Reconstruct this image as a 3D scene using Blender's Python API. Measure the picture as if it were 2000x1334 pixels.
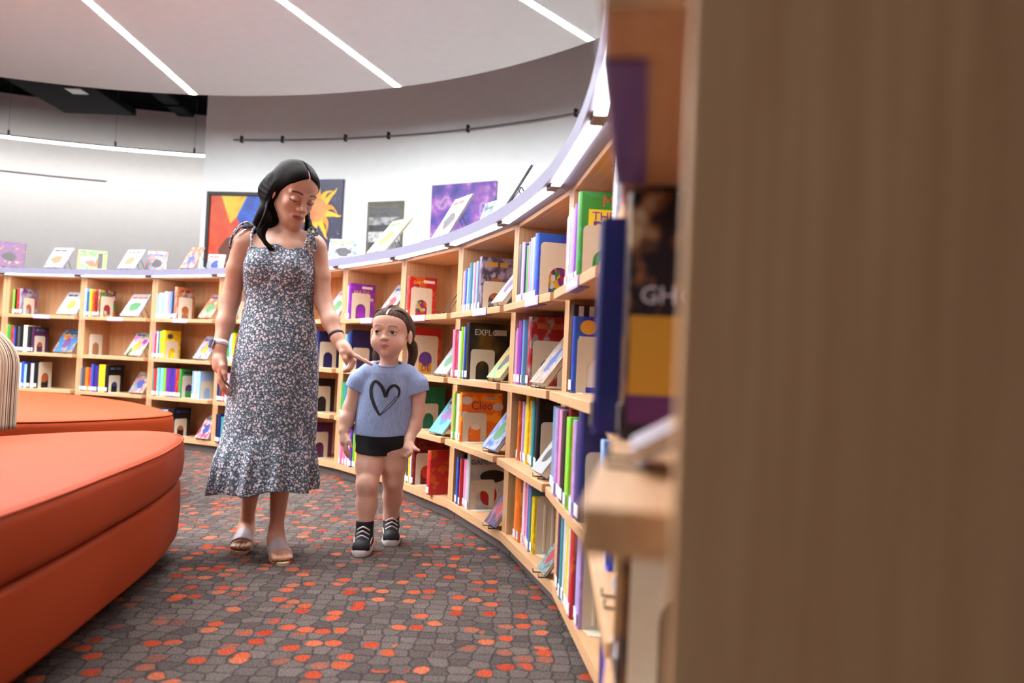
import bpy, bmesh, math, random
import numpy as np
from mathutils import Matrix, Vector
from mathutils.bvhtree import BVHTree
random.seed(7)
for o in list(bpy.data.objects): bpy.data.objects.remove(o)
SC = bpy.context.scene
COL = SC.collection
PI = math.pi

# ------------------------------------------------------------------ camera
CAM_H, PITCH, ROLL = 0.8357, 0.02819, 0.04443
cd = bpy.data.cameras.new('camera'); cam = bpy.data.objects.new('camera', cd); COL.objects.link(cam)
cp, sp, cr, sr = math.cos(PITCH), math.sin(PITCH), math.cos(ROLL), math.sin(ROLL)
right, up, fwd = Vector((1, 0, 0)), Vector((0, -sp, cp)), Vector((0, cp, sp))
cx_, cy_ = right * cr + up * sr, up * cr - right * sr
M = Matrix.Identity(4)
for i in range(3):
    M[i][0], M[i][1], M[i][2] = cx_[i], cy_[i], -fwd[i]
M[2][3] = CAM_H
cam.matrix_world = M
cd.sensor_fit = 'HORIZONTAL'; cd.sensor_width = 36.0; cd.lens = 28.0
cd.clip_start = 0.02; cd.clip_end = 200
cd.dof.use_dof = True; cd.dof.focus_distance = 3.5; cd.dof.aperture_fstop = 2.2
SC.camera = cam

# ------------------------------------------------------------------ world, exposure
w = bpy.data.worlds.new('world'); SC.world = w; w.use_nodes = True
bg = w.node_tree.nodes['Background']
bg.inputs[0].default_value = (0.96, 0.98, 1.0, 1); bg.inputs[1].default_value = 0.17
SC.view_settings.view_transform = 'Standard'
SC.view_settings.look = 'None'
SC.view_settings.gamma = 1.0
SC.view_settings.use_curve_mapping = False
SC.view_settings.exposure = 0.24
SLOT_POWER = 130.0      # linear ceiling lights
BAR_POWER = 11.0        # light bars under the counter
PENDANT_POWER = 62.0

# ------------------------------------------------------------------ helpers
def lin(c):
    """sRGB 0-255 triple to linear rgba"""
    return tuple(((x/255)/12.92 if x/255 <= .04045 else ((x/255+.055)/1.055)**2.4) for x in c) + (1.0,)

class MB:
    def __init__(s): s.v = []; s.f = []; s.m = []
    def add(s, vs, fs, mi=0):
        n = len(s.v); s.v += [tuple(p) for p in vs]; s.f += [tuple(n+i for i in f) for f in fs]; s.m += [mi]*len(fs); return s
    def box(s, x0, x1, y0, y1, z0, z1, mi=0):
        vs = [(x, y, z) for z in (z0, z1) for y in (y0, y1) for x in (x0, x1)]
        return s.add(vs, [(0,2,3,1),(4,5,7,6),(0,1,5,4),(2,6,7,3),(0,4,6,2),(1,3,7,5)], mi)
    def bbox(s, x0, x1, y0, y1, z0, z1, b, mi=0):
        """box with chamfered edges"""
        bm = bmesh.new(); bmesh.ops.create_cube(bm, size=1)
        for v in bm.verts: v.co = Vector((x0+(v.co.x+.5)*(x1-x0), y0+(v.co.y+.5)*(y1-y0), z0+(v.co.z+.5)*(z1-z0)))
        bmesh.ops.bevel(bm, geom=bm.edges[:], offset=b, segments=1, affect='EDGES')
        bm.verts.index_update(); s.add([v.co[:] for v in bm.verts], [[v.index for v in f.verts] for f in bm.faces], mi); bm.free(); return s
    def prism(s, poly, z0, z1, mi=0):
        n = len(poly); vs = [(x, y, z0) for x, y in poly]+[(x, y, z1) for x, y in poly]
        fs = [tuple(range(n-1, -1, -1)), tuple(range(n, 2*n))]+[(i, (i+1) % n, n+(i+1) % n, n+i) for i in range(n)]
        return s.add(vs, fs, mi)
    def tube(s, pts, r, seg=8, mi=0, cap=True):
        pts = [Vector(p) for p in pts]; n = len(pts); rs = r if isinstance(r, (list, tuple)) else [r]*n
        ref = Vector((0, 0, 1)); vs = []
        for i, p in enumerate(pts):
            t = (pts[min(i+1, n-1)]-pts[max(i-1, 0)]).normalized()
            a = t.cross(ref)
            if a.length < 1e-3: a = t.cross(Vector((1, 0, 0)))
            a.normalize(); b = t.cross(a); ref = b.cross(t) if False else ref
            for k in range(seg):
                q = 2*PI*k/seg; vs.append(p+a*math.cos(q)*rs[i]+b*math.sin(q)*rs[i])
        fs = [(i*seg+k, i*seg+(k+1) % seg, (i+1)*seg+(k+1) % seg, (i+1)*seg+k) for i in range(n-1) for k in range(seg)]
        if cap: fs += [tuple(range(seg-1, -1, -1)), tuple((n-1)*seg+k for k in range(seg))]
        return s.add(vs, fs, mi)
    def lathe(s, prof, c=(0, 0), seg=24, mi=0):
        n = len(prof); vs = [(c[0]+r*math.cos(2*PI*k/seg), c[1]+r*math.sin(2*PI*k/seg), z) for r, z in prof for k in range(seg)]
        fs = [(i*seg+k, i*seg+(k+1) % seg, (i+1)*seg+(k+1) % seg, (i+1)*seg+k) for i in range(n-1) for k in range(seg)]
        fs += [tuple(range(seg-1, -1, -1)), tuple((n-1)*seg+k for k in range(seg))]
        return s.add(vs, fs, mi)
    def mesh(s, name, smooth=False):
        me = bpy.data.meshes.new(name); me.from_pydata(s.v, [], s.f)
        me.polygons.foreach_set('material_index', s.m)
        if smooth: me.polygons.foreach_set('use_smooth', [True]*len(me.polygons))
        me.update(); return me
    def build(s, name, mat, parent=None, smooth=False):
        return link(name, s.mesh(name, smooth), mat, parent)

def link(name, me, mat=None, parent=None):
    o = bpy.data.objects.new(name, me); COL.objects.link(o)
    if mat is not None and not me.materials:
        for m_ in (mat if isinstance(mat, (list, tuple)) else [mat]): me.materials.append(m_)
    if parent: o.parent = parent
    return o
def tag(o, label=None, cat=None, group=None, kind=None):
    if label: o['label'] = label
    if cat: o['category'] = cat
    if group: o['group'] = group
    if kind: o['kind'] = kind
    return o
def empty(name, mat4=None, parent=None):
    o = bpy.data.objects.new(name, None); COL.objects.link(o); o.empty_display_size = .05
    if mat4 is not None: o.matrix_world = mat4
    if parent: o.parent = parent
    return o
def T(x, y, z): return Matrix.Translation((x, y, z))
def RZ(a): return Matrix.Rotation(a, 4, 'Z')
def RX(a): return Matrix.Rotation(a, 4, 'X')
def RY(a): return Matrix.Rotation(a, 4, 'Y')

# ------------------------------------------------------------------ materials
def newmat(name):
    m = bpy.data.materials.new(name); m.use_nodes = True
    return m, m.node_tree.nodes, m.node_tree.links, m.node_tree.nodes['Principled BSDF']
def ramp(n, stops, interp='LINEAR'):
    r = n.new('ShaderNodeValToRGB'); r.color_ramp.interpolation = interp
    e = r.color_ramp.elements
    while len(e) < len(stops): e.new(.5)
    for i, (p, c) in enumerate(stops): e[i].position = p; e[i].color = c if len(c) == 4 else tuple(c)+(1,)
    return r
def coords(n, l, out='Object', scale=(1, 1, 1)):
    tc = n.new('ShaderNodeTexCoord'); mp = n.new('ShaderNodeMapping'); mp.inputs['Scale'].default_value = scale
    l.new(tc.outputs[out], mp.inputs[0]); return mp.outputs[0]
def mixc(n, l, fac, a, b, mode='MIX'):
    x = n.new('ShaderNodeMix'); x.data_type = 'RGBA'; x.blend_type = mode
    for sock, val in ((x.inputs[0], fac), (x.inputs[6], a), (x.inputs[7], b)):
        if hasattr(val, 'is_output') or isinstance(val, bpy.types.NodeSocket): l.new(val, sock)
        else: sock.default_value = val
    return x.outputs[2]
def simple(name, rgb, rough=.5, noise=.08, nscale=30, metal=0, bump=0, spec=.5):
    m, n, l, b = newmat(name); c = lin(rgb)
    nz = n.new('ShaderNodeTexNoise'); nz.inputs['Scale'].default_value = nscale; nz.inputs['Detail'].default_value = 4
    l.new(coords(n, l), nz.inputs['Vector'])
    r = ramp(n, [(.3, tuple(x*(1-noise) for x in c[:3])), (.7, tuple(min(1, x*(1+noise)) for x in c[:3]))])
    l.new(nz.outputs[0], r.inputs[0]); l.new(r.outputs[0], b.inputs['Base Color'])
    b.inputs['Roughness'].default_value = rough; b.inputs['Metallic'].default_value = metal
    b.inputs['Specular IOR Level'].default_value = spec
    if bump:
        bp = n.new('ShaderNodeBump'); bp.inputs['Strength'].default_value = bump; bp.inputs['Distance'].default_value = .002
        l.new(nz.outputs[0], bp.inputs['Height']); l.new(bp.outputs[0], b.inputs['Normal'])
    return m
def emis(name, rgb, power):
    m, n, l, b = newmat(name); b.inputs['Base Color'].default_value = lin(rgb)
    b.inputs['Emission Color'].default_value = lin(rgb); b.inputs['Emission Strength'].default_value = power
    return m
def wood(name, c0, c1, scale):
    m, n, l, b = newmat(name)
    v = coords(n, l, 'Object', scale)
    nz = n.new('ShaderNodeTexNoise'); nz.inputs['Scale'].default_value = 1; nz.inputs['Detail'].default_value = 7; nz.inputs['Roughness'].default_value = .6; nz.inputs['Distortion'].default_value = .4
    l.new(v, nz.inputs['Vector'])
    r = ramp(n, [(.25, lin(c0)), (.5, lin(tuple((a+b_)/2 for a, b_ in zip(c0, c1)))), (.72, lin(c1))]); l.new(nz.outputs[0], r.inputs[0])
    l.new(r.outputs[0], b.inputs['Base Color']); b.inputs['Roughness'].default_value = .48
    bp = n.new('ShaderNodeBump'); bp.inputs['Strength'].default_value = .06; bp.inputs['Distance'].default_value = .001
    l.new(nz.outputs[0], bp.inputs['Height']); l.new(bp.outputs[0], b.inputs['Normal'])
    return m
OAK = [(188, 140, 98), (214, 172, 128)]
MT = {}
MT['woodv'] = wood('oak_vertical', *OAK, (90, 90, 3.5))
MT['woodh'] = wood('oak_horizontal', *OAK, (3.5, 90, 90))
MT['edge'] = wood('oak_edge', (190, 146, 98), (216, 178, 128), (6, 80, 80))
MT['plinth'] = simple('plinth_grey', (104, 94, 92), .6, .05, 20)
MT['counter'] = simple('counter_laminate', (126, 124, 146), .6, .03, 60)
MT['bracket'] = simple('light_bracket_grey', (120, 112, 108), .5, .05)
MT['ledbar'] = emis('light_bar', (255, 250, 248), BAR_POWER)
MT['slot'] = emis('slot_diffuser', (246, 250, 255), SLOT_POWER)
MT['pendant'] = emis('pendant_tube', (252, 252, 246), PENDANT_POWER)
MT['wall'] = simple('wall_paint', (242, 246, 245), .85, .015, 8)
MT['wallfar'] = simple('far_wall_paint', (236, 232, 234), .85, .015, 8)
MT['ceil'] = simple('ceiling_paint', (236, 242, 238), .9, .015, 10)
MT['black'] = simple('plenum_black', (8, 8, 9), .95, .2, 5, spec=.03)
MT['blackmetal'] = simple('black_metal', (22, 21, 22), .4, .1, 40)
MT['duct'] = simple('dark_duct', (24, 24, 26), .9, .2, 6, spec=.05)
MT['steel'] = simple('rail_metal', (150, 148, 150), .35, .05, 30, metal=.7)
MT['pages'] = simple('paper_pages', (228, 218, 200), .8, .06, 300)
MT['sticker'] = simple('call_number_label', (214, 214, 218), .5, .03, 90)
MT['bookend'] = simple('bookend_beige', (214, 204, 184), .45, .03, 40)
MT['holder'] = simple('label_holder_plastic', (196, 184, 222), .25, .06, 12)
MT['lip'] = simple('label_lip_purple', (112, 84, 160), .35, .08, 12)
MT['ink'] = simple('dark_ink', (28, 26, 30), .6, .05)

def cover_material():
    """book cover: the object's colour with printed blocks of a second tone"""
    m, n, l, b = newmat('book_cover')
    oi = n.new('ShaderNodeObjectInfo')
    v = coords(n, l, 'Generated', (3, 3, 5))
    add = n.new('ShaderNodeVectorMath'); add.operation = 'ADD'
    sc = n.new('ShaderNodeMath'); sc.operation = 'MULTIPLY'; sc.inputs[1].default_value = 37.0
    l.new(oi.outputs['Random'], sc.inputs[0]); l.new(v, add.inputs[0]); l.new(sc.outputs[0], add.inputs[1])
    nz = n.new('ShaderNodeTexNoise'); nz.inputs['Scale'].default_value = 1.1; nz.inputs['Detail'].default_value = 2
    l.new(add.outputs[0], nz.inputs['Vector'])
    hs = n.new('ShaderNodeHueSaturation'); hs.inputs['Saturation'].default_value = 1.0; hs.inputs['Value'].default_value = 1.25
    hs.inputs['Hue'].default_value = .53
    l.new(oi.outputs['Color'], hs.inputs['Color'])
    r = ramp(n, [(.54, (0, 0, 0, 1)), (.58, (.75, .75, .75, 1))]); l.new(nz.outputs[0], r.inputs[0])
    c = mixc(n, l, r.outputs[0], oi.outputs['Color'], hs.outputs[0])
    l.new(c, b.inputs['Base Color']); b.inputs['Roughness'].default_value = .32
    return m
def art_material(name, cols, scale=4.0, seed=0.0, kind='noise', coord='Generated', rough=.35):
    """printed picture made of colour patches"""
    m, n, l, b = newmat(name)
    mp = coords(n, l, coord, (scale, scale, scale))
    mp.node.inputs['Location'].default_value = (seed, seed*.7, seed*1.3)
    if kind == 'noise':
        t = n.new('ShaderNodeTexNoise'); t.inputs['Scale'].default_value = 1; t.inputs['Detail'].default_value = 2; t.inputs['Distortion'].default_value = .12
        fac = t.outputs[0]; lo, hi = .3, .7
    else:
        t = n.new('ShaderNodeTexVoronoi'); t.inputs['Scale'].default_value = 1
        sep = n.new('ShaderNodeSeparateColor'); l.new(t.outputs['Color'], sep.inputs[0]); fac = sep.outputs[0]; lo, hi = 0, .92
    l.new(mp, t.inputs['Vector'])
    k = len(cols); r = ramp(n, [(lo+(hi-lo)*i/max(1, k-1), lin(tuple(.82*x for x in c))) for i, c in enumerate(cols)], 'CONSTANT' if kind != 'noise' else 'LINEAR')
    l.new(fac, r.inputs[0]); l.new(r.outputs[0], b.inputs['Base Color']); b.inputs['Roughness'].default_value = rough
    return m
MT['cover'] = cover_material()

def carpet():
    m, n, l, b = newmat('carpet_dots')
    v0 = coords(n, l, 'Object', (18.0, 18.0, 18.0))
    wz = n.new('ShaderNodeTexNoise'); wz.noise_dimensions = '2D'; wz.inputs['Scale'].default_value = 2.2; wz.inputs['Detail'].default_value = 3; l.new(v0, wz.inputs['Vector'])
    ws = n.new('ShaderNodeVectorMath'); ws.operation = 'MULTIPLY_ADD'; ws.inputs[1].default_value = (.22, .22, 0); l.new(wz.outputs['Color'], ws.inputs[0]); l.new(v0, ws.inputs[2])
    v = ws.outputs[0]
    vo = n.new('ShaderNodeTexVoronoi'); vo.voronoi_dimensions = '2D'; vo.inputs['Scale'].default_value = 1; vo.inputs['Randomness'].default_value = .55; l.new(v, vo.inputs['Vector'])
    ve = n.new('ShaderNodeTexVoronoi'); ve.voronoi_dimensions = '2D'; ve.feature = 'DISTANCE_TO_EDGE'; ve.inputs['Scale'].default_value = 1; ve.inputs['Randomness'].default_value = .55; l.new(v, ve.inputs['Vector'])
    sep = n.new('ShaderNodeSeparateColor'); l.new(vo.outputs['Color'], sep.inputs[0])
    base = ramp(n, [(0, lin((98, 86, 82))), (.35, lin((116, 104, 98))), (.7, lin((132, 118, 111))), (1, lin((106, 91, 85)))]); l.new(sep.outputs[1], base.inputs[0])
    orange = ramp(n, [(0, lin((196, 66, 38))), (.35, lin((216, 96, 58))), (.62, lin((226, 124, 84))), (.8, lin((176, 106, 84))), (1, lin((140, 92, 78)))]); l.new(sep.outputs[2], orange.inputs[0])
    nz = n.new('ShaderNodeTexNoise'); nz.noise_dimensions = '2D'; nz.inputs['Scale'].default_value = .22; nz.inputs['Detail'].default_value = 2; l.new(v0, nz.inputs['Vector'])
    ad = n.new('ShaderNodeMath'); ad.operation = 'MULTIPLY_ADD'; ad.inputs[1].default_value = .5; l.new(nz.outputs[0], ad.inputs[0]); l.new(sep.outputs[0], ad.inputs[2])
    mr = n.new('ShaderNodeMath'); mr.operation = 'GREATER_THAN'; mr.inputs[1].default_value = 1.03; l.new(ad.outputs[0], mr.inputs[0])
    fz = n.new('ShaderNodeTexNoise'); fz.inputs['Scale'].default_value = 11; fz.inputs['Detail'].default_value = 5; fz.inputs['Roughness'].default_value = .8; l.new(v0, fz.inputs['Vector'])
    # round dots with frayed rims: distance from the cell centre plus pile noise
    rd = n.new('ShaderNodeMath'); rd.operation = 'MULTIPLY_ADD'; rd.inputs[1].default_value = .34; l.new(fz.outputs[0], rd.inputs[0]); l.new(vo.outputs['Distance'], rd.inputs[2])
    dot = ramp(n, [(.58, (1, 1, 1, 1)), (.65, (0, 0, 0, 1))]); l.new(rd.outputs[0], dot.inputs[0])
    om = n.new('ShaderNodeMath'); om.operation = 'MULTIPLY'; l.new(mr.outputs[0], om.inputs[0]); l.new(dot.outputs[0], om.inputs[1])
    gap = ramp(n, [(.0, (.1, .1, .1, 1)), (.09, (1, 1, 1, 1))]); l.new(ve.outputs['Distance'], gap.inputs[0])
    c1 = mixc(n, l, gap.outputs[0], lin((60, 52, 51)), base.outputs[0])
    c2 = mixc(n, l, om.outputs[0], c1, orange.outputs[0])
    fr = ramp(n, [(.34, lin((30, 30, 30))), (.5, lin((180, 180, 180))), (.60, (1.0, 1.0, 1.0, 1))]); l.new(fz.outputs[0], fr.inputs[0])
    c3 = mixc(n, l, .95, c2, fr.outputs[0], 'MULTIPLY')
    l.new(c3, b.inputs['Base Color']); b.inputs['Roughness'].default_value = .95; b.inputs['Specular IOR Level'].default_value = .1
    bp = n.new('ShaderNodeBump'); bp.inputs['Strength'].default_value = .5; bp.inputs['Distance'].default_value = .004
    l.new(fz.outputs[0], bp.inputs['Height']); l.new(bp.outputs[0], b.inputs['Normal'])
    return m
MT['carpet'] = carpet()

# ------------------------------------------------------------------ room shell
RC = (-5.1740, 1.8532); RR = 5.4306; RA0 = 1.46976; RDA = 0.145351      # shelf ring
WC = (-4.41, 1.58); WR = 8.27                                             # picture wall
FC = (-4.13, 1.48); FR = 12.8                                             # far wall
HC = 3.6; DC = (-3.663, 2.908); DR = 5.66                                 # round ceiling
TOPZ = 5.05
def arc(c, r, a0, a1, n): return [(c[0]+r*math.cos(math.radians(a0+(a1-a0)*i/n)), c[1]+r*math.sin(math.radians(a0+(a1-a0)*i/n))) for i in range(n+1)]
def arcwall(name, c, r0, r1, a0, a1, z0, z1, mat, n=72):
    a = arc(c, r0, a0, a1, n); b_ = arc(c, r1, a0, a1, n); mb = MB(); vs = []
    for p, q in zip(a, b_): vs += [(p[0], p[1], z0), (p[0], p[1], z1), (q[0], q[1], z0), (q[0], q[1], z1)]
    fs = []
    for i in range(n):
        k = 4*i; j = k+4; fs += [(k, k+1, j+1, j), (k+2, j+2, j+3, k+3), (k+1, k+3, j+3, j+1), (k, j, j+2, k+2)]
    fs += [(0, 2, 3, 1), (4*n, 4*n+1, 4*n+3, 4*n+2)]
    mb.add(vs, fs); return mb.build(name, mat)
floor = MB().box(-20, 12, -9, 20, -.08, 0).build('floor', MT['carpet']); tag(floor, kind='structure')
tag(arcwall('wall_back', WC, WR, WR+.16, 86.6, -6, 0, TOPZ-.002, MT['wall'], 96), kind='structure')
tag(arcwall('wall_far', FC, FR, FR+.2, 150, 62, 0, TOPZ-.002, MT['wallfar'], 80), kind='structure')
mb = MB(); mb.prism(arc(DC, DR, 0, 360, 160)[:-1], HC, HC+.12); tag(mb.build('ceiling', MT['ceil']), kind='structure')
mb = MB(); mb.prism(arc((-4.2, 2), 15.5, 0, 360, 64)[:-1], TOPZ, TOPZ+.1); tag(mb.build('ceiling_upper', MT['black']), kind='structure')

MT['blocker_dark'] = simple('light_blocker_dark', (46, 40, 38), .8, .1, 12)  # dark finish for the two added light-blocking walls
tag(MB().box(-1.75, 2.4, -.80, -.65, 0, 3.55).build('light_blocker_rear', MT['blocker_dark']), kind='structure')  # unseen wall added behind the camera to shade the near end panel
tag(MB().box(.32, .44, -.649, .26, 0, 3.55).build('light_blocker_right', MT['blocker_dark']), kind='structure')  # second added wall, beside the camera, keeping light off the same panel
# linear ceiling lights, one every twenty degrees
LC = (-3.44, 1.72)
def edge_of_disc(a):
    d = (math.cos(a), math.sin(a)); ox, oy = LC[0]-DC[0], LC[1]-DC[1]
    b_ = ox*d[0]+oy*d[1]; c = ox*ox+oy*oy-DR*DR; return -b_+math.sqrt(b_*b_-c)
NAMES = {91: 'linear ceiling light nearest the dark ceiling opening', 71: 'linear ceiling light above the painting of the sun, middle of three', 51: 'linear ceiling light at upper right beside the tall shelf end'}
for deg in (91, 71, 51, 31, 111, 131, 151, 171, 191, 211, 271, 291):      # visible three; the unseen others of the fan chosen for the light they throw
    a = math.radians(deg-.1*0); L = edge_of_disc(a)-.03
    root = empty('ceiling_light', T(LC[0], LC[1], HC) @ RZ(a))
    MB().box(1.3, L, -.036, .036, -.006, -.001).build('diffuser', MT['slot'], root)
    mb = MB(); mb.box(1.29, L+.012, -.044, -.0365, -.008, -.0005); mb.box(1.29, L+.012, .0365, .044, -.008, -.0005); mb.box(L+.001, L+.012, -.036, .036, -.008, -.0005)
    mb.build('trim', MT['ceil'], root)
    if deg in NAMES: tag(root, NAMES[deg], 'light', 'linear ceiling lights')
    else: tag(root, 'linear ceiling light out of view, %s the visible three' % {31: 'next right of', 11: 'second right of', -9: 'third right of', 111: 'next left of', 131: 'second left of', 151: 'third left of', 171: 'fourth left of', 191: 'fifth left of', 211: 'sixth left of', 231: 'seventh left of', 251: 'eighth left of', 271: 'ninth left of', 291: 'tenth left of'}[deg], 'light', 'linear ceiling lights')

# hanging rail on the picture wall
mb = MB(); rp = arc(WC, WR-.03, 84, 45, 60); mb.tube([(x, y, 3.45) for x, y in rp], .011, 6)
rail = empty('picture_rail', T(rp[0][0], rp[0][1], 0)); o = mb.build('rail', MT['steel']); o.parent = rail; o.matrix_parent_inverse = rail.matrix_world.inverted()
tag(rail, 'thin metal picture rail running along the curved white wall', 'rail')
for dg in (83.3, 79.6, 73.8, 69.8, 62.5, 53.0):
    x, y = arc(WC, WR-.022, dg, dg+1, 1)[0]
    o = MB().box(-.02, .02, -.012, .012, -.03, .05).build('bracket', MT['blackmetal'], rail); o.matrix_world = T(x, y, 3.45) @ RZ(math.radians(dg))

# pendant light ring by the far wall
pr = empty('pendant_light', T(FC[0], FC[1], 0)); pp = arc((0, 0), 11.9, 132, 88, 50)
for nm, r0, r1, z0, z1, mt in (('light_tube', 11.875, 11.925, 4.090, 4.108, MT['pendant']), ('housing', 11.855, 11.945, 4.109, 4.135, MT['steel'])):
    o = arcwall(nm, (0, 0), r0, r1, 132, 88, z0, z1, mt, 60); o.parent = pr
for dg in (116.5, 110, 102.5, 96.5):
    x, y = arc((0, 0), 11.9, dg, dg+1, 1)[0]
    MB().tube([(x, y, 4.136), (x, y, TOPZ)], .003, 5).build('cable', MT['steel'], pr)
    MB().box(x-.012, x+.012, y-.012, y+.012, 4.136, 4.22).build('cable_clip', MT['blackmetal'], pr)
tag(pr, 'long curved pendant light hanging in front of the far white wall', 'light')
# thin cable on far wall
fp = arc(FC, FR-.02, 128, 104, 30); tag(MB().tube([(x, y, 3.72-.0*i) for i, (x, y) in enumerate(fp)], .008, 5).build('wall_cable', MT['steel']), 'thin dark cable line along the far wall under pendant light', 'cable')

# black services in the open ceiling
ap = empty('acoustic_panel', T(-6.45, 11.3, 4.37)); MB().bbox(-.55, .55, -.8, .8, 0, .10, .01).build('panel', MT['duct'], ap)
MB().bbox(.12, .34, -.40, -.18, -.012, -.0005, .003).build('ceiling_fixture', MT['sticker'], ap); 
for sx in (-.45, .45): MB().tube([(sx, 0, .10), (sx, 0, TOPZ-4.37)], .006, 5).build('hanger', MT['blackmetal'], ap)
tag(ap, 'black rectangular acoustic panel hung in the open dark ceiling', 'ceiling panel')
for i, (x, y, z, lx, ly, lz, lab) in enumerate([(-8.4, 11.0, 4.55, .6, 3.5, .32, 'wide black duct left of the hanging acoustic panel'), (-5.4, 11.4, 4.62, .28, 3.0, .2, 'narrow black duct right of the hanging acoustic panel')]):
    r_ = empty('ceiling_duct', T(x, y, z) @ RZ(.25-.2*i))
    MB().bbox(-lx/2, lx/2, -ly/2, ly/2, 0, lz, .02).build('duct_body', MT['duct'], r_)
    for yy in (-.9, 0, .9): MB().bbox(-lx/2-.02, lx/2+.02, yy-.02, yy+.02, -.02, lz+.02, .005).build('flange', MT['duct'], r_)
    tag(r_, lab, 'duct', 'black ducts in the open ceiling')
r_ = empty('ceiling_pipe', T(-9.6, 11.5, 4.45) @ RZ(.9)); MB().tube([(-1.6, 0, 0), (1.6, 0, 0)], .05, 10).build('pipe', MT['blackmetal'], r_)
MB().tube([(1.2, 0, 0), (1.2, 0, -.2)], .025, 8).build('drop', MT['blackmetal'], r_); tag(r_, 'black ceiling pipe with short drop at upper left', 'pipe')

# ------------------------------------------------------------------ curved run of bookcases
ZS = {'T': 1.09, '2': .75, '3': .43, '4': .10}
PTS = {i: (RC[0]+RR*math.cos(RA0-RDA*i), RC[1]+RR*math.sin(RA0-RDA*i)) for i in range(-1, 13)}
PTS[12] = (.095, .45)
BM, BW = {}, {}
for i in range(-1, 12):
    a_, b_ = Vector(PTS[i]), Vector(PTS[i+1]); d = b_-a_; BW[i] = d.length
    BM[i] = T(a_.x, a_.y, 0) @ RZ(math.atan2(d.y, d.x))
ORD = ['first', 'second', 'third', 'fourth', 'fifth', 'sixth', 'seventh', 'eighth', 'ninth', 'tenth', 'eleventh', 'twelfth', 'thirteenth']
def bayname(i): return 'nearest bookcase' if i == 11 else ORD[i]+' bookcase from left'
ROWN = {'T': 'top shelf', '2': 'second shelf', '3': 'third shelf', '4': 'bottom shelf'}
SHELF_T, NOSE = .030, .055
BAYLAB = {-1: 'oak bookcase cut off by the left picture edge', 0: 'first full oak bookcase from left, behind the orange sofa', 1: 'second oak bookcase from left, behind the orange sofa',
          2: "third oak bookcase from left, beside the woman's wristwatch", 3: 'fourth oak bookcase, mostly hidden behind the floral dress', 4: 'fifth oak bookcase, right of the floral dress behind the pointing arm',
          5: "sixth oak bookcase, behind the girl's head, left of its centre", 6: 'seventh oak bookcase, with the empty black easel on top shelf', 7: 'eighth oak bookcase, with the black cover lettered EXPLORE',
          8: 'ninth oak bookcase from left, with the red cover on second shelf', 9: 'tenth oak bookcase, with the green Bi cover on top shelf', 10: 'eleventh oak bookcase, mostly hidden by the blurred near shelf', 11: 'nearest oak bookcase, blurred, its brown end panel filling the right'}
HOLD = {0: (.34, .505), 1: (.34, .51), 2: (.30, .475), 3: (.34, .51), 4: (.34, .51), 5: (.36, .512), 6: (.30, .48), 7: (.40, .59), 8: (.42, .61), 9: (.33, .53), 10: (.34, .51), 11: (.34, .51)}
for i in range(-1, 12):
    W = BW[i]; r = empty('bookcase', BM[i].copy())
    tag(r, BAYLAB[i], 'bookcase', 'curved run of oak bookcases')
    MB().bbox(.0006, .033, 0, .30, .1005, 1.4515, .0012).build('side_panel', MT['woodv'], r)
    MB().bbox(W-.033, W-.0006, 0, .30, .1005, 1.4515, .0012).build('side_panel', MT['woodv'], r)
    MB().box(.034, W-.034, .284, .30, .1005, 1.4515).build('back_panel', MT['woodv'], r)
    MB().prism([(.0016, -.014), (W-.0016, -.014), (W-.0004, .30), (.0004, .30)], .062, .10).build('bottom_deck', MT['woodh'], r)
    MB().box(.002, W-.002, .03, .048, .0, .0615).build('plinth', MT['plinth'], r)
    MB().bbox(.034, W-.034, .001, .283, 1.434, 1.4515, .0012).build('top_panel', MT['woodh'], r)
    for key in 'T23':
        z = ZS[key]
        s = MB().bbox(.0345, W-.0345, -NOSE, .2835, z-SHELF_T, z, .0015).build('shelf', MT['woodh'], r)
        if key == 'T' and i in HOLD:
            a, b_ = HOLD[i] if i < 11 else (.22, .60)
            h = MB().bbox(a, b_, -NOSE-.005, -NOSE-.0005, z-.034, z+.001, .001)
            h.box(a+.012, b_-.012, -NOSE-.0056, -NOSE-.005, z-.026, z-.008, 1)
            h.box(a, b_, -NOSE-.004, -NOSE+.03, z-SHELF_T-.0034, z-SHELF_T-.0008, 2)
            h.build('label_holder', [MT['holder'], MT['sticker'], MT['lip']], s)
    lb = MB().box(.045, W-.045, -.080, -.050, 1.4425, 1.4475).build('light_bar', MT['ledbar'], r)
    for x0, x1 in ((.0015, .0445), (W-.0445, W-.0015)): MB().bbox(x0, x1, -.083, -.047, 1.440, 1.4515, .002).build('light_bracket', MT['bracket'], r)
# worktop over the whole run
ra = [math.degrees(RA0-RDA*k) for k in (-1.0, 12.0)]
ct = arcwall('countertop', RC, RR-.100, RR+.36, ra[0], ra[1]-.0, 1.4525, 1.503, MT['counter'], 110)
tag(ct, 'long curved pale worktop over the bookcases, books standing on it', 'countertop')

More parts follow.
